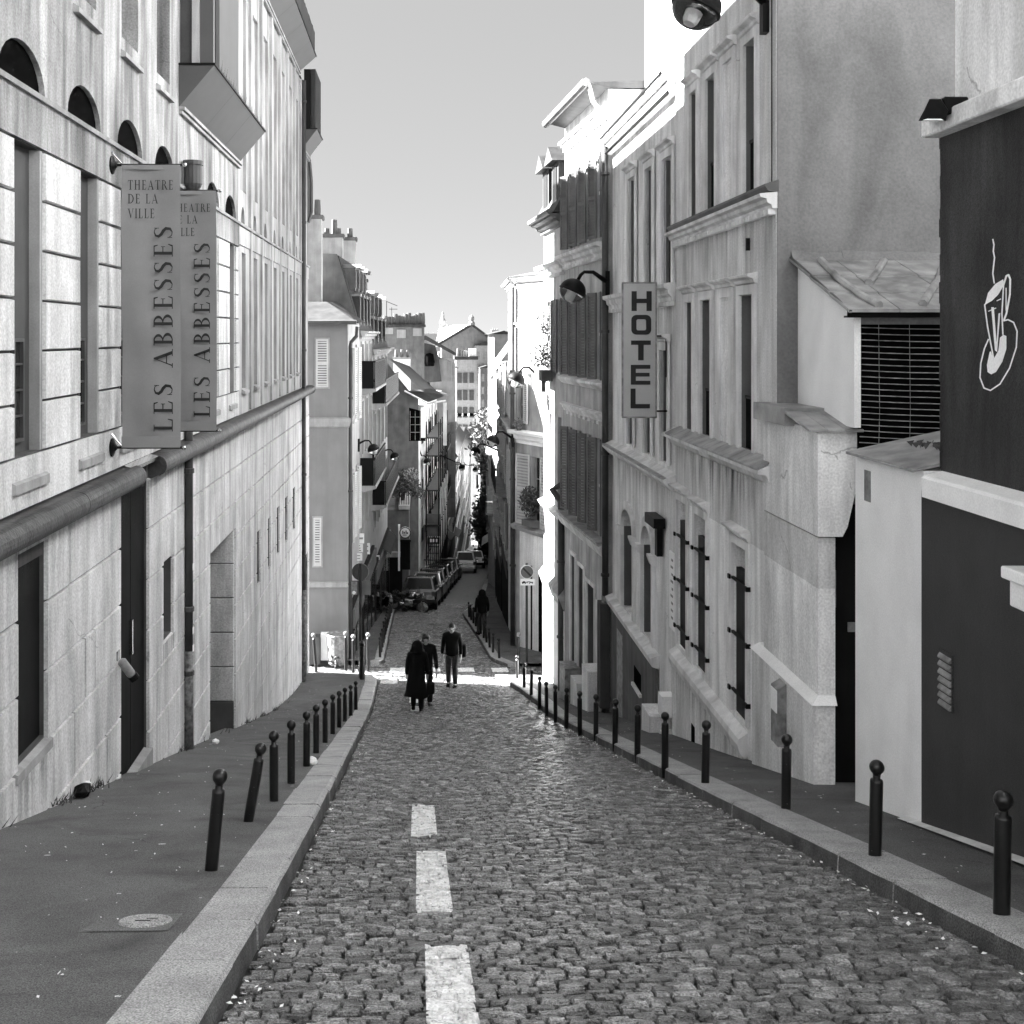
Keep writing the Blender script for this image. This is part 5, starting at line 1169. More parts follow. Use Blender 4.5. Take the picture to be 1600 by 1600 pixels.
for z in (-13.6,-11.5,-9.4,-7.3,-6.2):
    for t in (.35,1.1): MB().tube([G6.P(1.6,t,z),G6.P(13.4,t,z)],.03,6).build('ledger','iron',sc)
    for i in range(6): MB().tube([G6.P(2+i*2.2,.2,z),G6.P(2+i*2.2,1.2,z)],.03,6).build('transom','iron',sc)
    if z > -13: MB().fbox(G6,1.8,13.2,.4,1.05,z+.03,z+.09).build('deck','bark',sc)
for i in range(5): MB().tube([G6.P(2+i*2.2,1.12,-13.6),G6.P(4.2+i*2.2,1.12,-9.4)],.025,6).build('brace','plastic',sc)
# houses farther along the left
row_house(G6,22.2,36,-30,-5.4,'white facade beyond the scaffolded house on the left','farwhite',4,4,None,True)
for i,(a,b,z,lb) in enumerate(((36.2,56,-9.5,'first distant facade on the left of the lower street'),(56.2,84,-13,'second distant facade on the left of the lower street'),(84.2,125,-17,'third distant facade on the left of the lower street'))):
    row_house(G6,a,b,-50,z,lb,'far',5,5)

# more roofs and stacks, balconies and awnings along the lower street
chimney('chimney_stack','pale stack with three pots above the second mansard house',G0,15,-2.2,1.6,3.0,1.5,.6,3)
chimney('chimney_stack','stack with three pots at the far end of the second mansard house',G0,20.6,-1.8,1.2,2.7,1.6,.6,3,'fargable')
chimney('chimney_stack','slim stack on the roof of the scaffolded house',G6,12,-2,-4.4,-1.6,1.2,.6,3,'farwhite')
chimney('chimney_stack','stack with four pots beyond the scaffolded house',G6,30,-2,-5.5,-2.2,1.8,.7,4,'far')
chimney('chimney_stack','stack with four pots on the right roofs, beyond the bright corner house',F7,12,-2,-1.2,1.6,1.8,.7,4,'far',(),'chimney stacks over the right roofs')
chimney('chimney_stack','stack with three pots on the right roofs where the street bends',F8,9,-2.5,-2.3,.6,1.8,.7,3,'far',(),'chimney stacks over the right roofs')
def balcony_run(F, s0, s1, z, par):
    b = MB().fprof(F,s0,s1,[(0,z-.2),(.2,z-.18),(.55,z-.08),(.55,z),(0,z)]).build('balcony','fartrim',par); g_ = MB(); n = int((s1-s0)/.11)
    for i in range(n+1): x = s0+(s1-s0)*i/n; g_.fbox(F,x-.02,x+.02,.49,.52,z,z+.9)
    g_.fbox(F,s0,s1,.47,.54,z+.9,z+.96); g_.build('balcony_rail','iron',b)
def house_of(key): return next(o for o in bpy.data.objects if o.get('label','').startswith(key))
for key,F,s0,s1,zs in (('white facade just past',F7,6,11.6,(-6.3,)),('grey facade on the lower',F8,1,12,(-6.2,-9.4)),('pale facade on the lower right, beyond',F8,14,29,(-8.5,-12.5)),('white facade beyond the scaff',G6,23,35,(-9.3,-13.0)),('first distant facade on the left',G6,37,55,(-13.5,-18))):
    for z in zs: balcony_run(F,s0,s1,z,house_of(key))
for lab,F,s0,s1,z,mt in (('dark awning over a shop on the far left pavement past the scaffold',G6,24,33,-16.2,'door'),('grey awning over a shop under the first distant left facade',G6,40,50,-19.5,'door'),('pale awning over a shop on the lower right past the bend',F8,15,24,-15.2,'fartrim')):
    q = thing('shop_awning',lab,'awning',tuple(F.P(s0,.1,z))); y0 = zp(F.y(s0)); z = y0+2.9
    MB().add([F.P(s0,.06,z),F.P(s1,.06,z-1.0),F.P(s1,.9,z-1.5),F.P(s0,.9,z-.5),F.P(s1,.9,z-1.7),F.P(s0,.9,z-.7)],[(0,1,2,3),(3,2,4,5)]).build('canvas',mt,q)
# unseen house row added behind us to bounce sunlight onto the near walls
bh = thing('bounce_house_row','plain house row added behind the camera to bounce sunlight','house',(0,-12,-1)); MB().box((-26,-20,-3),(26,-11,15)).build('wall','far',bh)
# ---------------------------------------------------------------- roofs behind, far buildings
def pots(par, x0, x1, y, z, n, s=1.):
    for i in range(n):
        h = .7*s*R.uniform(.8,1.25); MB().lathe((x0+(x1-x0)*(i+.5)/n,y,z),[(.17*s,0),(.19*s,h*.3),(.15*s,h),(.1*s,h)],8).build('chimney_pot','pot',par)
cw = thing('chimney_wall','long grey party wall carrying a row of twelve chimney pots','chimney',(-1.5,82,-4))
a, b = at(599,511,82), at(663,600,82)
MB().box((a.x,82,-9),(b.x,83.2,a.z)).build('wall','fargable',cw); MB().box((a.x-.3,81.4,-9),(a.x-.02,83,a.z-.05)).build('return_wall','farwhite',cw)
MB().box((a.x-.1,81.9,a.z),(b.x+.1,83.3,a.z+.18)).build('cap','slate',cw); pots(cw,a.x,b.x,82.6,a.z+.18,12)
for u,v0,v1 in ((600,512,522),(620,515,528),(645,513,525)): q = at(u,v0,81.97); r = at(u+14,v1,81.97); MB().box((q.x,81.96,r.z),(r.x,81.99,q.z)).build('patch','far',cw)
an = thing('roof_aerial','thin television aerial standing among the chimney pots','aerial',tuple(at(605,500,80)))
MB().tube([at(604,505,80),at(604,470,80)],.03,5).tube([at(604,471,80),at(621,478,80)],.02,5).tube([at(612,505,80),at(612,480,80)],.02,5).tube([at(608,483,80),at(621,483,80)],.02,5).build('mast','iron',an)
rh = thing('rubble_house','house with a curved slate mansard and a patch of pale rubble walling','house',(1,88,-6))
pts = [(641,700),(641,600),(650,545),(662,532),(690,540),(692,596),(696,700)]
K = Fa((0,88),(1,88)); kp = lambda L, y=88: [((at(u,v,y)).x, (at(u,v,y)).z) for u,v in L]
MB().prism(K,kp([(655,545),(662,536),(680,540),(686,560),(690,596),(662,598)]),.1,-5).build('mansard','slate',rh)
MB().prism(K,kp([(618,640),(618,560),(632,535),(655,532),(655,560),(662,598),(662,640)]),.0,-5).build('wall','fargable',rh)
MB().prism(K,kp([(630,580),(630,540),(640,536),(648,540),(655,570),(660,590)]),.06,.0).build('rubble_patch','rubble',rh)
MB().prism(K,kp([(672,640),(672,562),(690,560),(712,568),(712,660),(672,660)]),-.5,-5).build('side_wall','far',rh)
o = MB().prism(K,kp([(640,538),(665,531),(712,556),(712,551),(665,524),(640,531)]),.3,-5).build('roof_edge','slate',rh)
for i in range(4): q = at(674+i*4,568,88.3); r = at(676.4+i*4,592,88.3); MB().box((q.x,88.28,r.z),(r.x,88.4,q.z)).build('window','glassl',rh)
for i in range(4): q = at(699+i*3.4,565,88.4); r = at(701+i*3.4,596,88.4); MB().box((q.x,88.4,r.z),(r.x,88.48,q.z)).build('window','glassl',rh)
MB().lathe(at(671,572,87.6),[(.35,0),(.4,.3),(.3,.9),(.02,1.)],10).build('dormer_oculus','dark',rh)
wh = thing('white_block_house','plain white rendered house standing between roofs near the street axis','house',(8,236,-10))
a, b = at(713,562,236), at(744,760,236); MB().box((a.x,236,-46),(b.x,244,a.z)).build('wall','far',wh)
MB().box((a.x-.4,235.6,a.z),(b.x+.4,244,a.z+.7)).build('roof','slate',wh); MB().box((a.x,235.8,-16.4),(b.x,236,-15.8)).build('string_course','trim',wh)
pots(wh,a.x+.2,b.x-.8,238,a.z+.7,6,1.9); q = at(740,545,235); MB().box((q.x-.9,236,a.z),(q.x+.6,238,q.z)).build('chimney','plaster',wh)
for u in (718,727,737):
    for v in (590,617,644,671): q = at(u,v,235.9); MB().box((q.x-.45,235.8,q.z-1.1),(q.x+.45,235.95,q.z+1.0)).build('window','panel',wh)
rb = [('roof_block','low house with dark roof left of the white block house',(690,712,575,700),100,'far'),('roof_block','narrow house under a slate roof between white block and right row',(750,768,575,800),252,'fargable'),('roof_block','grey house with many windows under the hall roof',(742,772,540,700),258,'far'),('roof_block','pale house peeping above the climbing plant',(758,772,590,800),254,'far'),('roof_block','dark gabled house roof just left of the bright corner house',(772,797,522,800),70,'far')]
for nm,lb,(u0,u1,v0,v1),y,mt in rb:
    a, b = at(u0,v0,y), at(u1,v1,y); o = thing(nm,lb,'house',(a.x,y,b.z)); MB().box((a.x,y,b.z-6),(b.x,y+6,a.z)).build('wall',mt,o)
    w_ = b.x-a.x; MB().prism(Fa((a.x-.3,y),(b.x+.3,y)),[(0,a.z),(w_+.6,a.z),(w_*.6+.3,a.z+w_*.22)],.3,-6).build('roof','slate',o)
    n = max(2,int(w_/1.4))
    for i in range(n):
        for k in range(4): x = a.x+w_*(i+.5)/n; z = a.z-1.6-k*2.8; MB().box((x-w_/n*.22,y-.05,z-1.3),(x+w_/n*.22,y-.02,z+.3)).build('window','glassl',o)
hall = thing('far_hall','distant hall with a dark pediment gable and stone finials on the skyline','building',(9,260,-8))
K = Fa((0,260),(1,260))
MB().prism(K,kp([(690,560),(690,535),(737,507),(772,534),(772,560)],260),0,-14).build('gable','gable',hall)
MB().prism(K,kp([(685,536),(737,505),(776,534),(776,537),(737,509.5),(685,540)],260),.8,-14).build('roof','slate',hall)
q = at(737,508,259); MB().lathe(q,[(.75,0),(.7,.6),(.4,.9),(.6,1.3),(.55,1.8),(.1,2.3)],10).build('finial','gable',hall)
MB().add([at(682,532,262),at(728,532,262),at(737,508,266),at(688,508,275)],[(0,1,2,3)]).build('side_roof','white',hall)
q = at(692,509,272); MB().box((q.x-.8,272,q.z-3),(q.x+.8,273,q.z+1.2)).lathe((q.x,272.5,q.z+1.2),[(.7,0),(.4,.6),(.3,1.6),(.05,2.2)],8).build('lantern_turret','gable',hall)
k = 0
for i in range(150):
    y = R.uniform(420,2200); x = y*R.uniform(-.06,.12); h = -47+R.uniform(20,50)*(y/2200)**.5+R.uniform(0,14); w = R.uniform(10,30); h = min(h, y*.0075)
    if i < 1: cm = MB()
    cm.box((x-w/2,y,-60),(x+w/2,y+R.uniform(10,25),h)); 
    for j in range(3): cm.box((x-w*.3+j*w*.3,y+2,h),(x-w*.3+j*w*.3+1.2,y+5,h+R.uniform(1,3)))
o = cm.build('far_city','far'); o['kind'] = 'stuff'
# ---------------------------------------------------------------- wall lanterns
def lantern(lab, wallp, dome, r, tilt, group='wall lanterns along the street'):
    w, d = Vector(wallp), Vector(dome); o = thing('wall_lantern', lab, 'street lamp', tuple(w), 0, group)
    up = Vector((math.sin(tilt),0,math.cos(tilt))); mx = up.to_track_quat('Z','Y').to_matrix()
    topp = d+up*r*.98; pk = d+up*r*1.45; dirx = 1 if w.x > d.x else -1
    m = MB(); mid = Vector((pk.x+dirx*r*.9, d.y, pk.z+.04)); m.tube([topp,pk-Vector((0,0,.02)),pk+Vector((dirx*r*.25,0,r*.15)),mid,w+Vector((0,0,r*.15))],[r*.13,r*.13,r*.12,r*.14,r*.2],8); m.build('arm','iron',o,smooth=True)
    MB().box((w.x-.05,w.y-.07,w.z-r*1.1),(w.x+.05,w.y+.07,w.z+r*.95)).build('wall_plate','iron',o)
    prof = [(r*math.cos(q),r*math.sin(q)) for q in [i*math.pi/2/8 for i in range(8)]]+[(r*.08,r)]
    MB().lathe(d,[(r*.97,-.015),(r*1.03,-.012),(r*1.03,.012)]+prof,20,mx).build('shade','iron',o,smooth=True)
    prof = [(r*.1,-r*.8)]+[(r*.95*math.cos(q),-r*.8*math.sin(q)) for q in [math.pi/2-i*math.pi/2/7 for i in range(1,8)]]
    MB().lathe(d,prof,18,mx).build('globe','globe',o,smooth=True)
    MB().lathe(d,[(r*.2,-r*.5),(r*.25,-r*.3),(r*.25,0)],10,mx).build('bulb','plastic',o)
    return o
lantern('largest wall lantern, cut by the top edge above the hotel annex', FR.P(14.05,.03,4.02), at(1087,14,13.6), .3, .42)
lantern('second right wall lantern, beside the HOTEL sign', F4.P(-.12,.05,1.15), at(894,456,25.3), .3, .45)
lantern('third right wall lantern, against the bright corner house', F5.P(3.1,.05,-1.35), at(806,595,33.4), .26, .42)
lantern('fourth right wall lantern, lower on the dark pipe of the bright corner house', (3.25,40,-3.6), at(770,690,40), .23, .42)
lantern('fifth right wall lantern, small, down the right of the street', (3.9,54,-5.5), at(743,706,54), .25, .42)
lantern('nearer left wall lantern, above the first row of balconies', G0.P(3.8,.02,-3.85), at(584,703,41), .22, -.38)
lantern('second left wall lantern, just right of the nearer left one', G0.P(10.8,.02,-4.95), at(617,714,48), .2, -.38)
lantern('third left wall lantern, dark against the scaffold', (.0,69.5,-6.9), at(668,722,69.5), .25, -.35)
lantern('fourth left wall lantern, far along the white left facades', G6.P(22,.02,-9.3), at(722,731,92), .28, -.35)
lantern('fifth left wall lantern, farthest and smallest on the left facades', G6.P(34,.02,-11.3), at(743,734,105), .26, -.35)
# ---------------------------------------------------------------- bollards
ORD = 'first second third fourth fifth sixth seventh eighth ninth tenth eleventh twelfth thirteenth fourteenth fifteenth sixteenth seventeenth eighteenth'.split()
def bollard_proto(h, r, ball, white=False):
    o = thing('bollard','', 'bollard')
    post = [(r*1.0,-.12),(r*1.0,.0),(r,.02),(r,h-2*ball-.05),(r*.92,h-2*ball-.035),(r*.55,h-2*ball-.03),(r*.6,h-2*ball)]
    MB().lathe((0,0,0),post,14).build('post','bollard',o,smooth=False,local=True)
    b = [(r*.55,h-2*ball-.01)]+[(max(.002,ball*math.sin(q)),h-ball-ball*math.cos(q)) for q in [math.pi*i/10 for i in range(2,11)]]
    MB().lathe((0,0,0),b,14).build('ball','bin' if white else 'bollard',o,smooth=True,local=True)
    for ch in o.children:
        if ch.name.startswith('post'): ch.data.polygons.foreach_set('use_smooth',[len(p.vertices)==4 for p in ch.data.polygons])
    return o
proto = bollard_proto(.66,.043,.05)
first = [True]
def put(proto, lab, x, y, z, lean=0, grp='bollards', rz=0):
    if first[0]: o = proto; first[0] = False
    else: o = copy_tree(proto)
    o.location = (x,y,z); o.rotation_euler = (R.gauss(0,.012),lean,rz); o['label'] = lab; o['group'] = grp; o['category'] = 'bollard'; return o
left = [(330,7.4,.095),(388,9.5,.17),(428,10.8,.0),(455,12.25,.0),(479,14.0,0),(494,15.7,0),(508,17.4,0),(520,19.2,0),(530,20.9,0),(539,22.6,0),(548,24.4,0),(556,26.2,0)]
for i,(u,y,l) in enumerate(left):
    x = (u-U0)/FPX*y
    lb = ['black ball bollard nearest us on the left pavement, leaning slightly','second left bollard, leaning most of all'][i] if i < 2 else f'upright black ball bollard, {ORD[i]} from us on the left pavement'
    put(proto, lb, x, y, zp(y), l, 'bollards along the left kerb')
right = [(1565,6.19),(1367,7.92),(1228,10.3),(1102,12.25),(1039,13.8),(996,15.6),(961,17.4),(931,19.2),(906,20.6),(885,22.3),(868,24.1),(854,25.9),(843,27.6),(830,29.7),(819,31.3),(808,33.2)]
for i,(u,y) in enumerate(right):
    x = (u-U0)/FPX*y
    lb = 'black ball bollard at the right edge, nearest us on the right kerb' if i == 0 else f'black ball bollard, {ORD[i]} from us along the right kerb'
    put(proto, lb, x, y, zp(y)-dropr(y)+.002, R.gauss(0,.012)-.0+ (.015 if i < 3 else 0), 'bollards along the right kerb')
for i in range(12):
    y = 37.4+i*1.15; x = kl2(y)-.12; put(proto, f'black bollard, {ORD[i]} beyond the zebra crossing on the left kerb', x, y, zp(y), R.gauss(0,.03), 'bollards beyond the crossing, left')
for i in range(11):
    y = 37.2+i*1.25; x = kr2(y)+.14; put(proto, f'black bollard, {ORD[i]} beyond the zebra crossing on the right kerb', x, y, zp(y), R.gauss(0,.04), 'bollards beyond the crossing, right')
tall = bollard_proto(1.12,.045,.07,True); first[0] = True
for lab,u,y,l in (('white ball topped tall post leaning before the louvre corner house',494,35.2,-.08),('white ball topped tall post beside the planter drum',540,35.6,0),('white ball topped tall post right of the traffic sign pole',575,35.3,0),('white ball topped tall post at the far right corner of the crossing',809,35.4,.02),('white ball topped tall post just behind the traffic sign pole',552,34.9,0)):
    put(tall,lab,(u-U0)/FPX*y,y,zp(y)+(-.05),l,'white topped posts at the crossing')
# sign poles
def sign_pole(lab, u, y, top_v, disc_v, r, face, plate=None, tw=0.):
    o = thing('traffic_sign', lab, 'traffic sign', ((u-U0)/FPX*y,y,zp(y)-.1)); x = (u-U0)/FPX*y
    MB().tube([(x,y,zp(y)-.12),(x,y,-(top_v-V0)/FPX*y)],.04 if face else .05).build('pole','bollard' if not face else 'pipe',o)
    c = Vector((x,y-.06 if face else y+.06,-(disc_v-V0)/FPX*y)); mx = Matrix.Rotation(math.pi/2,3,'X')
    d_ = MB().lathe(c,[(r,-.012),(r,.012)],24,mx).build('disc','panel' if not face else 'white',o)
    if face:
        MB().lathe(c+Vector((0,-.014,0)),[(r*.92,0),(r*.92,.004)],24,mx).build('disc_face','darkbase',d_)
        q = r*.8; a = Vector((q*.7,0,-q*.7)); n = Vector((.02,0,.02)); y_ = Vector((0,-.021,0)); MB().quad(c-a-n+y_,c-a+n+y_,c+a+n+y_,c+a-n+y_).build('diagonal_bar','ink',d_)
    else:
        m = MB()
        for i in range(16):
            q, q2 = 1.6-2.6*i/16, 1.6-2.6*(i+1)/16; m.quad(*[(c.x+rr*math.cos(w),c.y-.02,c.z+rr*math.sin(w)) for rr,w in ((r,q),(r,q2),(r*.93,q2),(r*.93,q))])
        m.build('rim','bin',d_)
    if plate:
        a, b = at(plate[0],plate[2],y), at(plate[1],plate[3],y); yy = y-.06 if face else y+.06
        p_ = MB().box((a.x,yy-.01,b.z),(b.x,yy+.01,a.z)).build('plate','white' if face else 'darkbase',o,bevel=.004)
        if face:
            m = MB(); w_ = b.x-a.x; h_ = a.z-b.z
            for px_,pz_,pw,ph in ((.1,.35,.28,.2),(.16,.5,.16,.16),(.42,.35,.08,.25),(.5,.5,.2,.12),(.66,.4,.22,.16),(.12,.25,.08,.14),(.3,.25,.08,.14),(.6,.28,.08,.14),(.8,.3,.08,.14)): m.quad((a.x+w_*px_,yy-.013,b.z+h_*pz_),(a.x+w_*(px_+pw),yy-.013,b.z+h_*pz_),(a.x+w_*(px_+pw),yy-.013,b.z+h_*(pz_+ph)),(a.x+w_*px_,yy-.013,b.z+h_*(pz_+ph)))
            m.build('tow_truck_symbol','ink',p_)
    return o
sign_pole('round no stopping sign with a white tow truck plate before the grey corner wall',823,36.5,880,893,.215,True,(813,835,904,914))
sp_ = sign_pole('back of a round traffic sign and plate on a black pole at the left crossing',563,33.4,880,894,.25,False,(548,579,908,930))
a, b = at(549,909,33.3), at(558,929,33.3); MB().box((a.x,33.27,b.z),(b.x,33.3,a.z)).build('meter_plate','bin',sp_); q = at(553,926,33.2); MB().lathe(q,[(.05,0),(.05,.03)],10,Matrix.Rotation(math.pi/2,3,'X')).build('meter_dial','white',sp_)
MB().lathe(((566-U0)/FPX*33,33.0,zp(33)),[(.08,-.1),(.08,.95),(.1,.96),(.1,1.05),(.03,1.1)],12).build('post_sleeve','bollard',sp_)
# planter drum and boxes by the louvre house
pd = thing('planter_drum','stained grey metal planter drum against the louvre corner house','planter',((527-U0)/FPX*36.2,36.2,zp(36)))
c = ((527-U0)/FPX*36.2,36.2,zp(36)-.05); MB().lathe(c,[(.26,0),(.3,.3),(.33,.9),(.35,.92),(.33,.95),(.28,.9)],14).build('drum','bin',pd); m = MB(); leaves(m,(c[0]-.05,c[1]-.3,c[2]+.15),.2,60,.05); m.build('weeds','leaf',pd)['kind'] = 'stuff'
cb_ = thing('street_cabinet','grey street cabinet low against the plain corner wall, left of planter drum','cabinet',((492-U0)/FPX*36.4,36.4,zp(36)))
a = at(484,0,36.4).x; b = at(500,0,36.4).x; MB().box((a,36.3,zp(36)-.1),(b,36.7,zp(36)+.75)).build('cabinet_body','darkbase',cb_); MB().box((b+.02,36.4,zp(36)),(b+.28,36.6,zp(36)+.85)).build('side_panel','white',cb_)
# ---------------------------------------------------------------- vehicles
def car(lab, x, y, hd, paint, L=4.0, Wd=1.72, Ht=1.48, van=False, grp='cars parked along the left kerb', gr=None):
    sl = math.atan((zr(y+2)-zr(y-2))/4)
    o = thing('parked_car', lab, 'car' if not van else 'van', (x,y,zr(y)+.01), 0, grp); o.rotation_euler = (sl,0,hd)
    h = L/2; w = Wd/2; P_ = Fa((-w,0),(-w,1))
    belt = .92 if not van else 1.15
    side = [(-h+.05,.28),(-h,.5),(-h+.03,.72),(-h+.1,belt),(h-1.35,belt+.02),(h-.95,belt-.02),(h-.15,.74),(h,.55),(h-.03,.28)] if not van else [(-h,.3),(-h,1.15),(h-.8,1.15),(h-.1,.9),(h,.3)]
    m = MB(); n = len(side); m.v = [(-w,a,b) for a,b in side]+[(w,a,b) for a,b in side]; m.f = [tuple(range(n)),tuple(range(n,2*n))[::-1]]+[(i,i+n,(i+1)%n+n,(i+1)%n) for i in range(n)]
    m.build('body',paint,o,bevel=.09,seg=3,local=True,smooth=False)
    y0,y1 = (-h+.12, h-1.2) if not van else (-h+.02,h-.7); t0,t1 = (-h+.55,h-2.05) if not van else (-h+.1,h-1.4); tw = w*.76 if not van else w*.9; b0 = belt-.02
    V = [(-w+.05,y0,b0),(w-.05,y0,b0),(w-.05,y1,b0),(-w+.05,y1,b0),(-tw,t0,Ht),(tw,t0,Ht),(tw,t1,Ht),(-tw,t1,Ht)]
    m = MB().add(V,[(0,1,5,4),(1,2,6,5),(2,3,7,6),(3,0,4,7),(4,5,6,7)]); m.build('cabin',paint,o,bevel=.06,seg=2,local=True)
    def pane(q, name, i, e):
        c = [Vector(V[k]) for k in q]; cen = sum(c,Vector())/4; nrm = (c[1]-c[0]).cross(c[3]-c[0]).normalized()
        p = [cen+(k-cen)*i+nrm*e for k in c]; MB().quad(*p).build(name,'glass',o,local=True)
    pane((0,1,5,4),'rear_window',.8,.012); pane((2,3,7,6),'windscreen',.84,.012); pane((1,2,6,5),'side_window',.78,.012); pane((3,0,4,7),'side_window',.78,.012)
    for sx in (-1,1):
        for yy in (-h+.72,h-.75):
            mx = Matrix.Rotation(math.pi/2,3,'Y'); c = (sx*(w-.1),yy,.31)
            t = MB().lathe(c,[(.2,-.1),(.3,-.1),(.31,-.06),(.31,.06),(.3,.1),(.2,.1)],16,mx).build('wheel','rubber',o,local=True); MB().lathe(c,[(.2,-.08),(.2,.08)],12,mx).build('rim','chrome',t,local=True)
        MB().box((sx*(w-.14)-.1,-h-.012,.62),(sx*(w-.14)+.1,-h+.2,.86)).build('tail_light','lamp',o,local=True,bevel=.02)
        MB().box((sx*(w-.2)-.14,h-.25,.58),(sx*(w-.2)+.14,h-.02,.72)).build('headlight','plastic',o,local=True,bevel=.02)
        MB().box((sx*(w+.02)-.1,h-1.5,belt),(sx*(w+.02)+.1,h-1.38,belt+.13)).build('mirror',paint,o,local=True,bevel=.02)
    MB().box((-w+.06,-h-.07,.3),(w-.06,-h+.06,.5)).build('bumper',paint if paint == 'car_s' else 'rubber',o,local=True,bevel=.03)
    MB().box((-.26,-h-.02,.66),(.26,-h+.02,.77)).build('number_plate','white',o,local=True)
    if van: MB().box((-w*.75,-h-.02,1.25),(w*.75,-h,1.75)).build('rear_panel','white',o,local=True)
    return o
cars = [(56.3,.12,'nearest dark parked hatchback, right behind the motorcycle'),(61,.5,'second dark parked car along the left kerb, past the nearest hatchback'),(65.8,.82,'third dark parked car along the left kerb'),(70.8,1.2,'fourth dark parked car along the left kerb'),(76,1.62,'fifth dark parked car, before the silver one'),(82,2.1,'sixth dark parked car, half hidden beside the silver one')]
for y,x,lb in cars: car(lb, x, y, -.08, 'car_d', 4.0, 1.7, 1.5)
car('silver compact people carrier seen from behind, farther down the street', 3.75, 93, -.06, 'car_s', 4.2, 1.75, 1.62)
car('dark car just ahead of the silver people carrier', 4.9, 101, -.06, 'car_d'); car('second dark car ahead of the silver people carrier', 5.9, 110, -.06, 'car_d')
car('farthest white delivery van at the narrow end of the street', 11.2, 200, -.06, 'car_w', 4.8, 2.0, 2.3, True, 'vans down the street')
def motorcycle(lab, x, y, hd, name='motorcycle', s=1.):
    o = thing(name, lab, 'motorcycle', (x,y,zr(y)+.01)); o.rotation_euler = (0,.1,hd); o.scale = (s,s,s)
    mx = Matrix.Rotation(math.pi/2,3,'X')
    for xx in (-.7,.7):
        m = MB(); n,k = 22,6
        for i in range(n):
            for j in range(k): q,w = 6.2832*i/n,6.2832*j/k; r = .27+.045*math.cos(w); m.v.append((xx+r*math.cos(q),.045*math.sin(w),.315+r*math.sin(q)))
        for i in range(n):
            for j in range(k): m.f.append((i*k+j,((i+1)%n)*k+j,((i+1)%n)*k+(j+1)%k,i*k+(j+1)%k))
        w_ = m.build('wheel','rubber',o,local=True,smooth=True); MB().lathe((xx,0,.315),[(.22,-.02),(.235,-.02),(.235,.02),(.22,.02)],20,mx).build('rim','chrome',w_,local=True)
        sp = MB()
        for i in range(5): q = 6.2832*i/5; sp.tube([(xx,0,.315),(xx+.22*math.cos(q),0,.315+.22*math.sin(q))],.015,5)
        sp.build('spokes','chrome',w_,local=True)
    MB().lathe((.12,0,.78),[(.05,-.3),(.13,-.2),(.16,0),(.15,.16),(.06,.26)],12,Matrix.Rotation(math.pi/2,3,'Y')).build('tank','car_d',o,local=True,smooth=True)
    MB().box((-.62,-.12,.74),(-.1,.12,.84)).build('seat','rubber',o,local=True,bevel=.04,seg=2); MB().box((-.2,-.15,.3),(.25,.15,.62)).build('engine','chrome',o,local=True,bevel=.05)
    for e in (-.08,.08): MB().tube([(.7,e,.32),(.5,e,.95)],.025,6).build('fork','chrome',o,local=True)
    MB().tube([(.42,-.36,1.02),(.5,-.1,1.0),(.5,.1,1.0),(.42,.36,1.02)],.018,6).build('handlebar','iron',o,local=True)
    MB().lathe((.6,0,.88),[(.02,-.08),(.09,-.02),(.1,.04),(.02,.05)],12,Matrix.Rotation(math.pi/2,3,'Y')).build('headlight','chrome',o,local=True); MB().tube([(.0,.14,.34),(-.5,.16,.32),(-.85,.17,.42)],[.03,.04,.05],7).build('exhaust','chrome',o,local=True,smooth=True)
    MB().tube([(.5,0,.85),(.1,0,.6),(-.3,0,.55),(-.7,0,.32)],.035,6).build('chassis','iron',o,local=True); MB().box((-.95,-.07,.62),(-.55,.07,.68)).build('mudguard','car_d',o,local=True,bevel=.02)
    for e in (-.3,.3): MB().tube([(.45,e,1.02),(.42,e*1.2,1.18)],.01,5).lathe((.42,e*1.2,1.2),[(.05,-.01),(.05,.01)],8,Matrix.Rotation(math.pi/2,3,'Y')).build('mirror','iron',o,local=True)
    return o
motorcycle('dark motorcycle standing side on before the parked hatchback, wheel to the right',-.55,53.4,-.15)
motorcycle('dark scooter standing nose towards us at the left kerb, beside the motorcycle',-1.35,52.4,-1.45,'motor_scooter',.95)
motorcycle('dark scooter second from the left kerb, behind the nose on scooter',-1.5,53.6,-1.35,'motor_scooter',.95)
motorcycle('dark scooter third in the group, closest to the nearest parked hatchback',-.95,54.4,-1.2,'motor_scooter',.95)
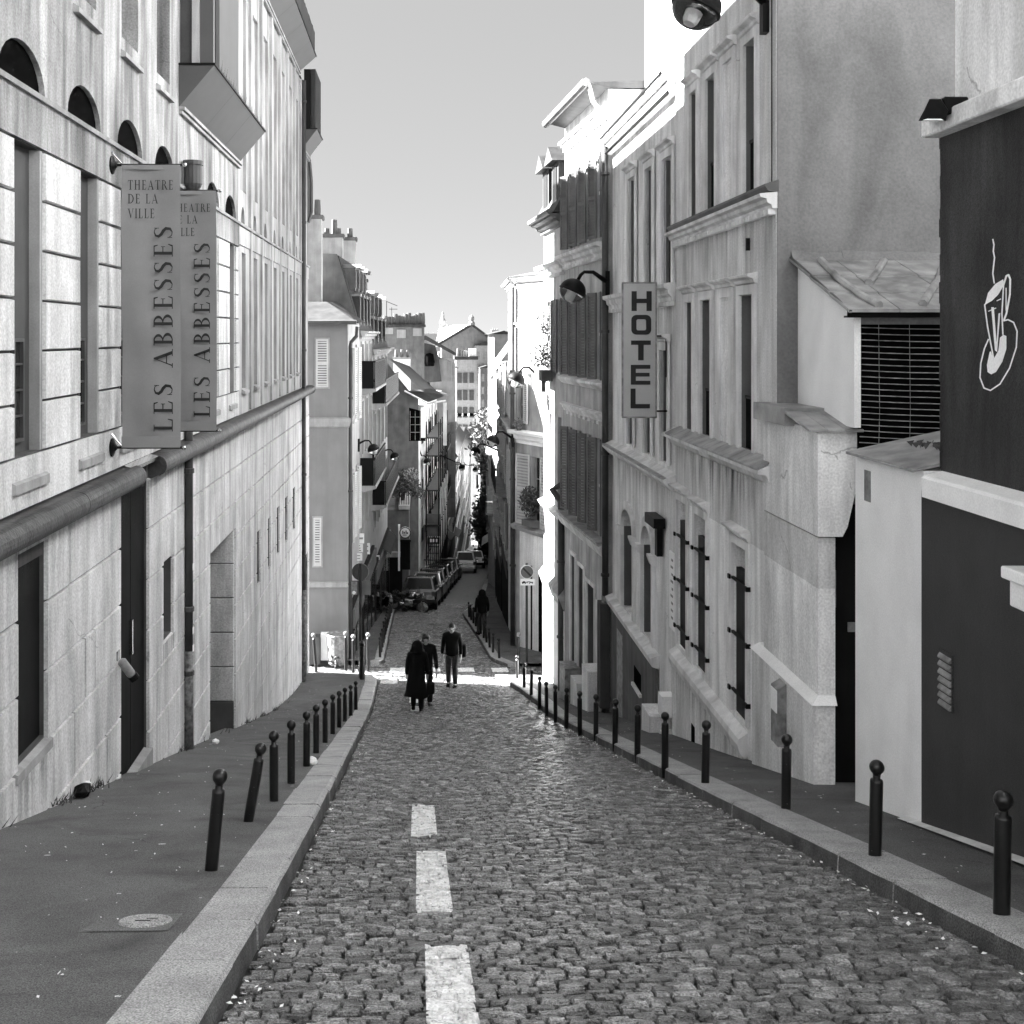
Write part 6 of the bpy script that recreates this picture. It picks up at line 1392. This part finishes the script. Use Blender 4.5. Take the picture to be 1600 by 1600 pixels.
# ---------------------------------------------------------------- people
def skin_obj(name, mt, par, J, E_, root=0, sub=2):
    me = bpy.data.meshes.new(name); me.from_pydata([j[:3] for j in J], E_, []); me.materials.append(M[mt]); o = bpy.data.objects.new(name, me); C.objects.link(o); o.parent = par
    o.modifiers.new('skin','SKIN')
    if not me.skin_vertices: me.attributes
    for i,j in enumerate(J):
        sv = me.skin_vertices[0].data[i]; r = j[3] if isinstance(j[3],tuple) else (j[3],j[3]); sv.radius = r; sv.use_root = (i == root)
    s = o.modifiers.new('sub','SUBSURF'); s.levels = sub; s.render_levels = sub
    for p in me.polygons: p.use_smooth = True
    o.modifiers['skin'].use_smooth_shade = True
    return o
def person(lab, x, y, hgt, face, stride=.12, armL=(.02,-.05), armR=(.02,-.05), coat=None, jacket=True, hood=False, lean=0., trouser='black', bag=None, swing=0.):
    z = zr(y) if kl(y) < x < kr(y) or y > 33 and x < 2 else zp(y)
    o = thing('person', lab, 'person', (x,y,z)); o.rotation_euler = (lean,0,face); s = hgt/1.75; o.scale = (s,s,s)
    a = stride
    J = [(0,0,.95,.1),(0,0,1.2,.1),(0,.0,1.38,.1),(0,0,1.52,.055),(0,-.015,1.6,.075),(0,-.01,1.68,.085),
         (.09,0,.9,.085),(.095,-a*.7-.03,.5,.062),(.1,-a,.09,.042),(.11,-a-.15,.035,.035),
         (-.09,0,.9,.085),(-.095,a*.5-.04,.5,.062),(-.1,a+.03,.1,.042),(-.11,a-.1,.035,.035),
         (.19,0,1.42,.06),(.24,armL[0],1.14,.043),(.26,armL[1],.89,.03),(.262,armL[1]-.02,.82,(.03,.018)),
         (-.19,0,1.42,.06),(-.24,armR[0],1.14,.043),(-.26,armR[1],.89,.03),(-.262,armR[1]-.02,.82,(.03,.018))]
    E_ = [(0,1),(1,2),(2,3),(3,4),(4,5),(0,6),(6,7),(7,8),(8,9),(0,10),(10,11),(11,12),(12,13),(2,14),(14,15),(15,16),(16,17),(2,18),(18,19),(19,20),(20,21)]
    for hb, sg in ((17,1),(21,-1)):
        hx,hy,hz,_ = J[hb]
        for k,(dy,ln) in enumerate(((-.028,.075),(-.01,.085),(.008,.08),(.026,.06))):
            i = len(J); J.append((hx+.002*sg,hy+dy,hz-.045,.0095)); J.append((hx-.008*sg,hy+dy-.004,hz-.045-ln*.55,.009)); J.append((hx-.022*sg,hy+dy-.006,hz-.045-ln,.008)); E_ += [(hb,i),(i,i+1),(i+1,i+2)]
        i = len(J); J.append((hx-.01*sg,hy-.045,hz-.01,.011)); J.append((hx-.018*sg,hy-.055,hz-.055,.009)); E_ += [(hb,i),(i,i+1)]
    b = skin_obj('body','skin',o,J,E_)
    # face: nose, eyes, ears
    MB().add([(-.014,-.098,1.6),(.014,-.098,1.6),(0,-.122,1.603),(0,-.098,1.645)],[(0,1,2),(1,3,2),(3,0,2)]).build('nose','skin',b,local=True)
    for e in (-1,1):
        MB().lathe((e*.032,-.088,1.643),[(.004,-.008),(.012,0),(.004,.008)],8).build('eye','ink',b,local=True); MB().lathe((e*.083,.0,1.63),[(.006,-.03),(.018,0),(.006,.03)],8).build('ear','skin',b,local=True)
    MB().box((-.024,-.094,1.567),(.024,-.084,1.575)).build('mouth','lamp',b,local=True)
    hm = MB(); hp = [(.09*math.cos(q)*1.04+.004,.09*math.sin(q)*1.12) for q in [i*math.pi/2/6 for i in range(6)]]+[(.004,.104)]; hm.lathe((0,.018,1.66),[(.086,-.09),(.094,-.03)]+hp,14); hm.build('hair','hair',o,local=True,smooth=True)
    skin_obj('trousers',trouser,o,[(0,0,.98,(.165,.13)),(.09,0,.86,.105),(.096,-a*.7-.03,.5,.082),(.1,-a,.06,.07),(-.09,0,.86,.105),(-.096,a*.5-.04,.5,.082),(-.1,a+.03,.06,.07)],[(0,1),(1,2),(2,3),(0,4),(4,5),(5,6)])
    for sx,yy,zz in ((.1,-a,.0),(-.1,a+.03,.0)): MB().box((sx-.05,yy-.2,zz),(sx+.05,yy+.08,zz+.09)).build('shoe','black',o,local=True,bevel=.03,seg=2)
    skin_obj('jacket','black',o,[(0,0,.82,(.2,.16)),(0,0,1.2,(.19,.14)),(0,0,1.42,(.2,.135)),(0,0,1.55,(.085,.085)),(.2,0,1.42,.078),(.25,armL[0],1.14,.064),(.265,armL[1],.9,.05),(-.2,0,1.42,.078),(-.25,armR[0],1.14,.064),(-.265,armR[1],.9,.05)],[(0,1),(1,2),(2,3),(2,4),(4,5),(5,6),(2,7),(7,8),(8,9)])
    if coat:
        m = MB(); n = 20
        for k,(r,d,zz) in enumerate(((.16,.12,1.46),(.21,.15,1.3),(.2,.145,1.08),(.215,.17,.85),(.26,.2,.6),(.32,.25,coat))):
            for j in range(n): q = 6.2832*j/n; f = 1+.06*math.sin(q*5+k)*(k/5); m.v.append((r*f*math.cos(q)+swing*k*.012,d*f*math.sin(q),zz+(.03*math.sin(q*2) if k == 5 else 0)))
        for k in range(5):
            for j in range(n): m.f.append((k*n+j,k*n+(j+1)%n,(k+1)*n+(j+1)%n,(k+1)*n+j))
        m.build('coat','black',o,local=True,smooth=True)
    if hood: 
        hp = [(.03,-.17),(.12,-.15),(.15,-.07),(.145,.02),(.12,.1),(.06,.15),(.01,.16)]; MB().lathe((0,.03,1.63),hp,14).build('hood','black',o,local=True,smooth=True)
        MB().lathe((0,0,1.5),[(.1,-.04),(.18,-.02),(.19,.03),(.12,.07)],14).build('collar','black',o,local=True,smooth=True)
    if bag:
        bx,bz,bw,bh = bag; MB().box((bx-bw/2,-.02,bz),(bx+bw/2,.16,bz+bh)).build('bag','black',o,local=True,bevel=.05,seg=2); MB().tube([(bx,.05,bz+bh),(bx*.6,.0,1.35),(-bx*.1,.0,1.5)],.018,5).build('bag_strap','black',o,local=True)
    return o
person('person in a long black hooded coat walking away from us down the middle',(652-U0)/FPX*27.3,27.3,1.64,math.pi,.1,coat=.38,hood=True,swing=.6,bag=(-.34,.45,.2,.3))
person('person in a dark jacket walking up towards us, half hidden behind the hooded coat',(665-U0)/FPX*28.6,28.6,1.76,.1,.08,armL=(.0,-.1))
person('person in a black jumper and dark jeans walking towards us with a shoulder bag',(706-U0)/FPX*32.4,32.4,1.78,-.15,.05,trouser='denim',bag=(.3,.82,.2,.35))
person('person bundled in a black jacket on the right pavement beyond the crossing',(753-U0)/FPX*43,43,1.68,math.pi+.3,.12,lean=0,trouser='denim',hood=True)
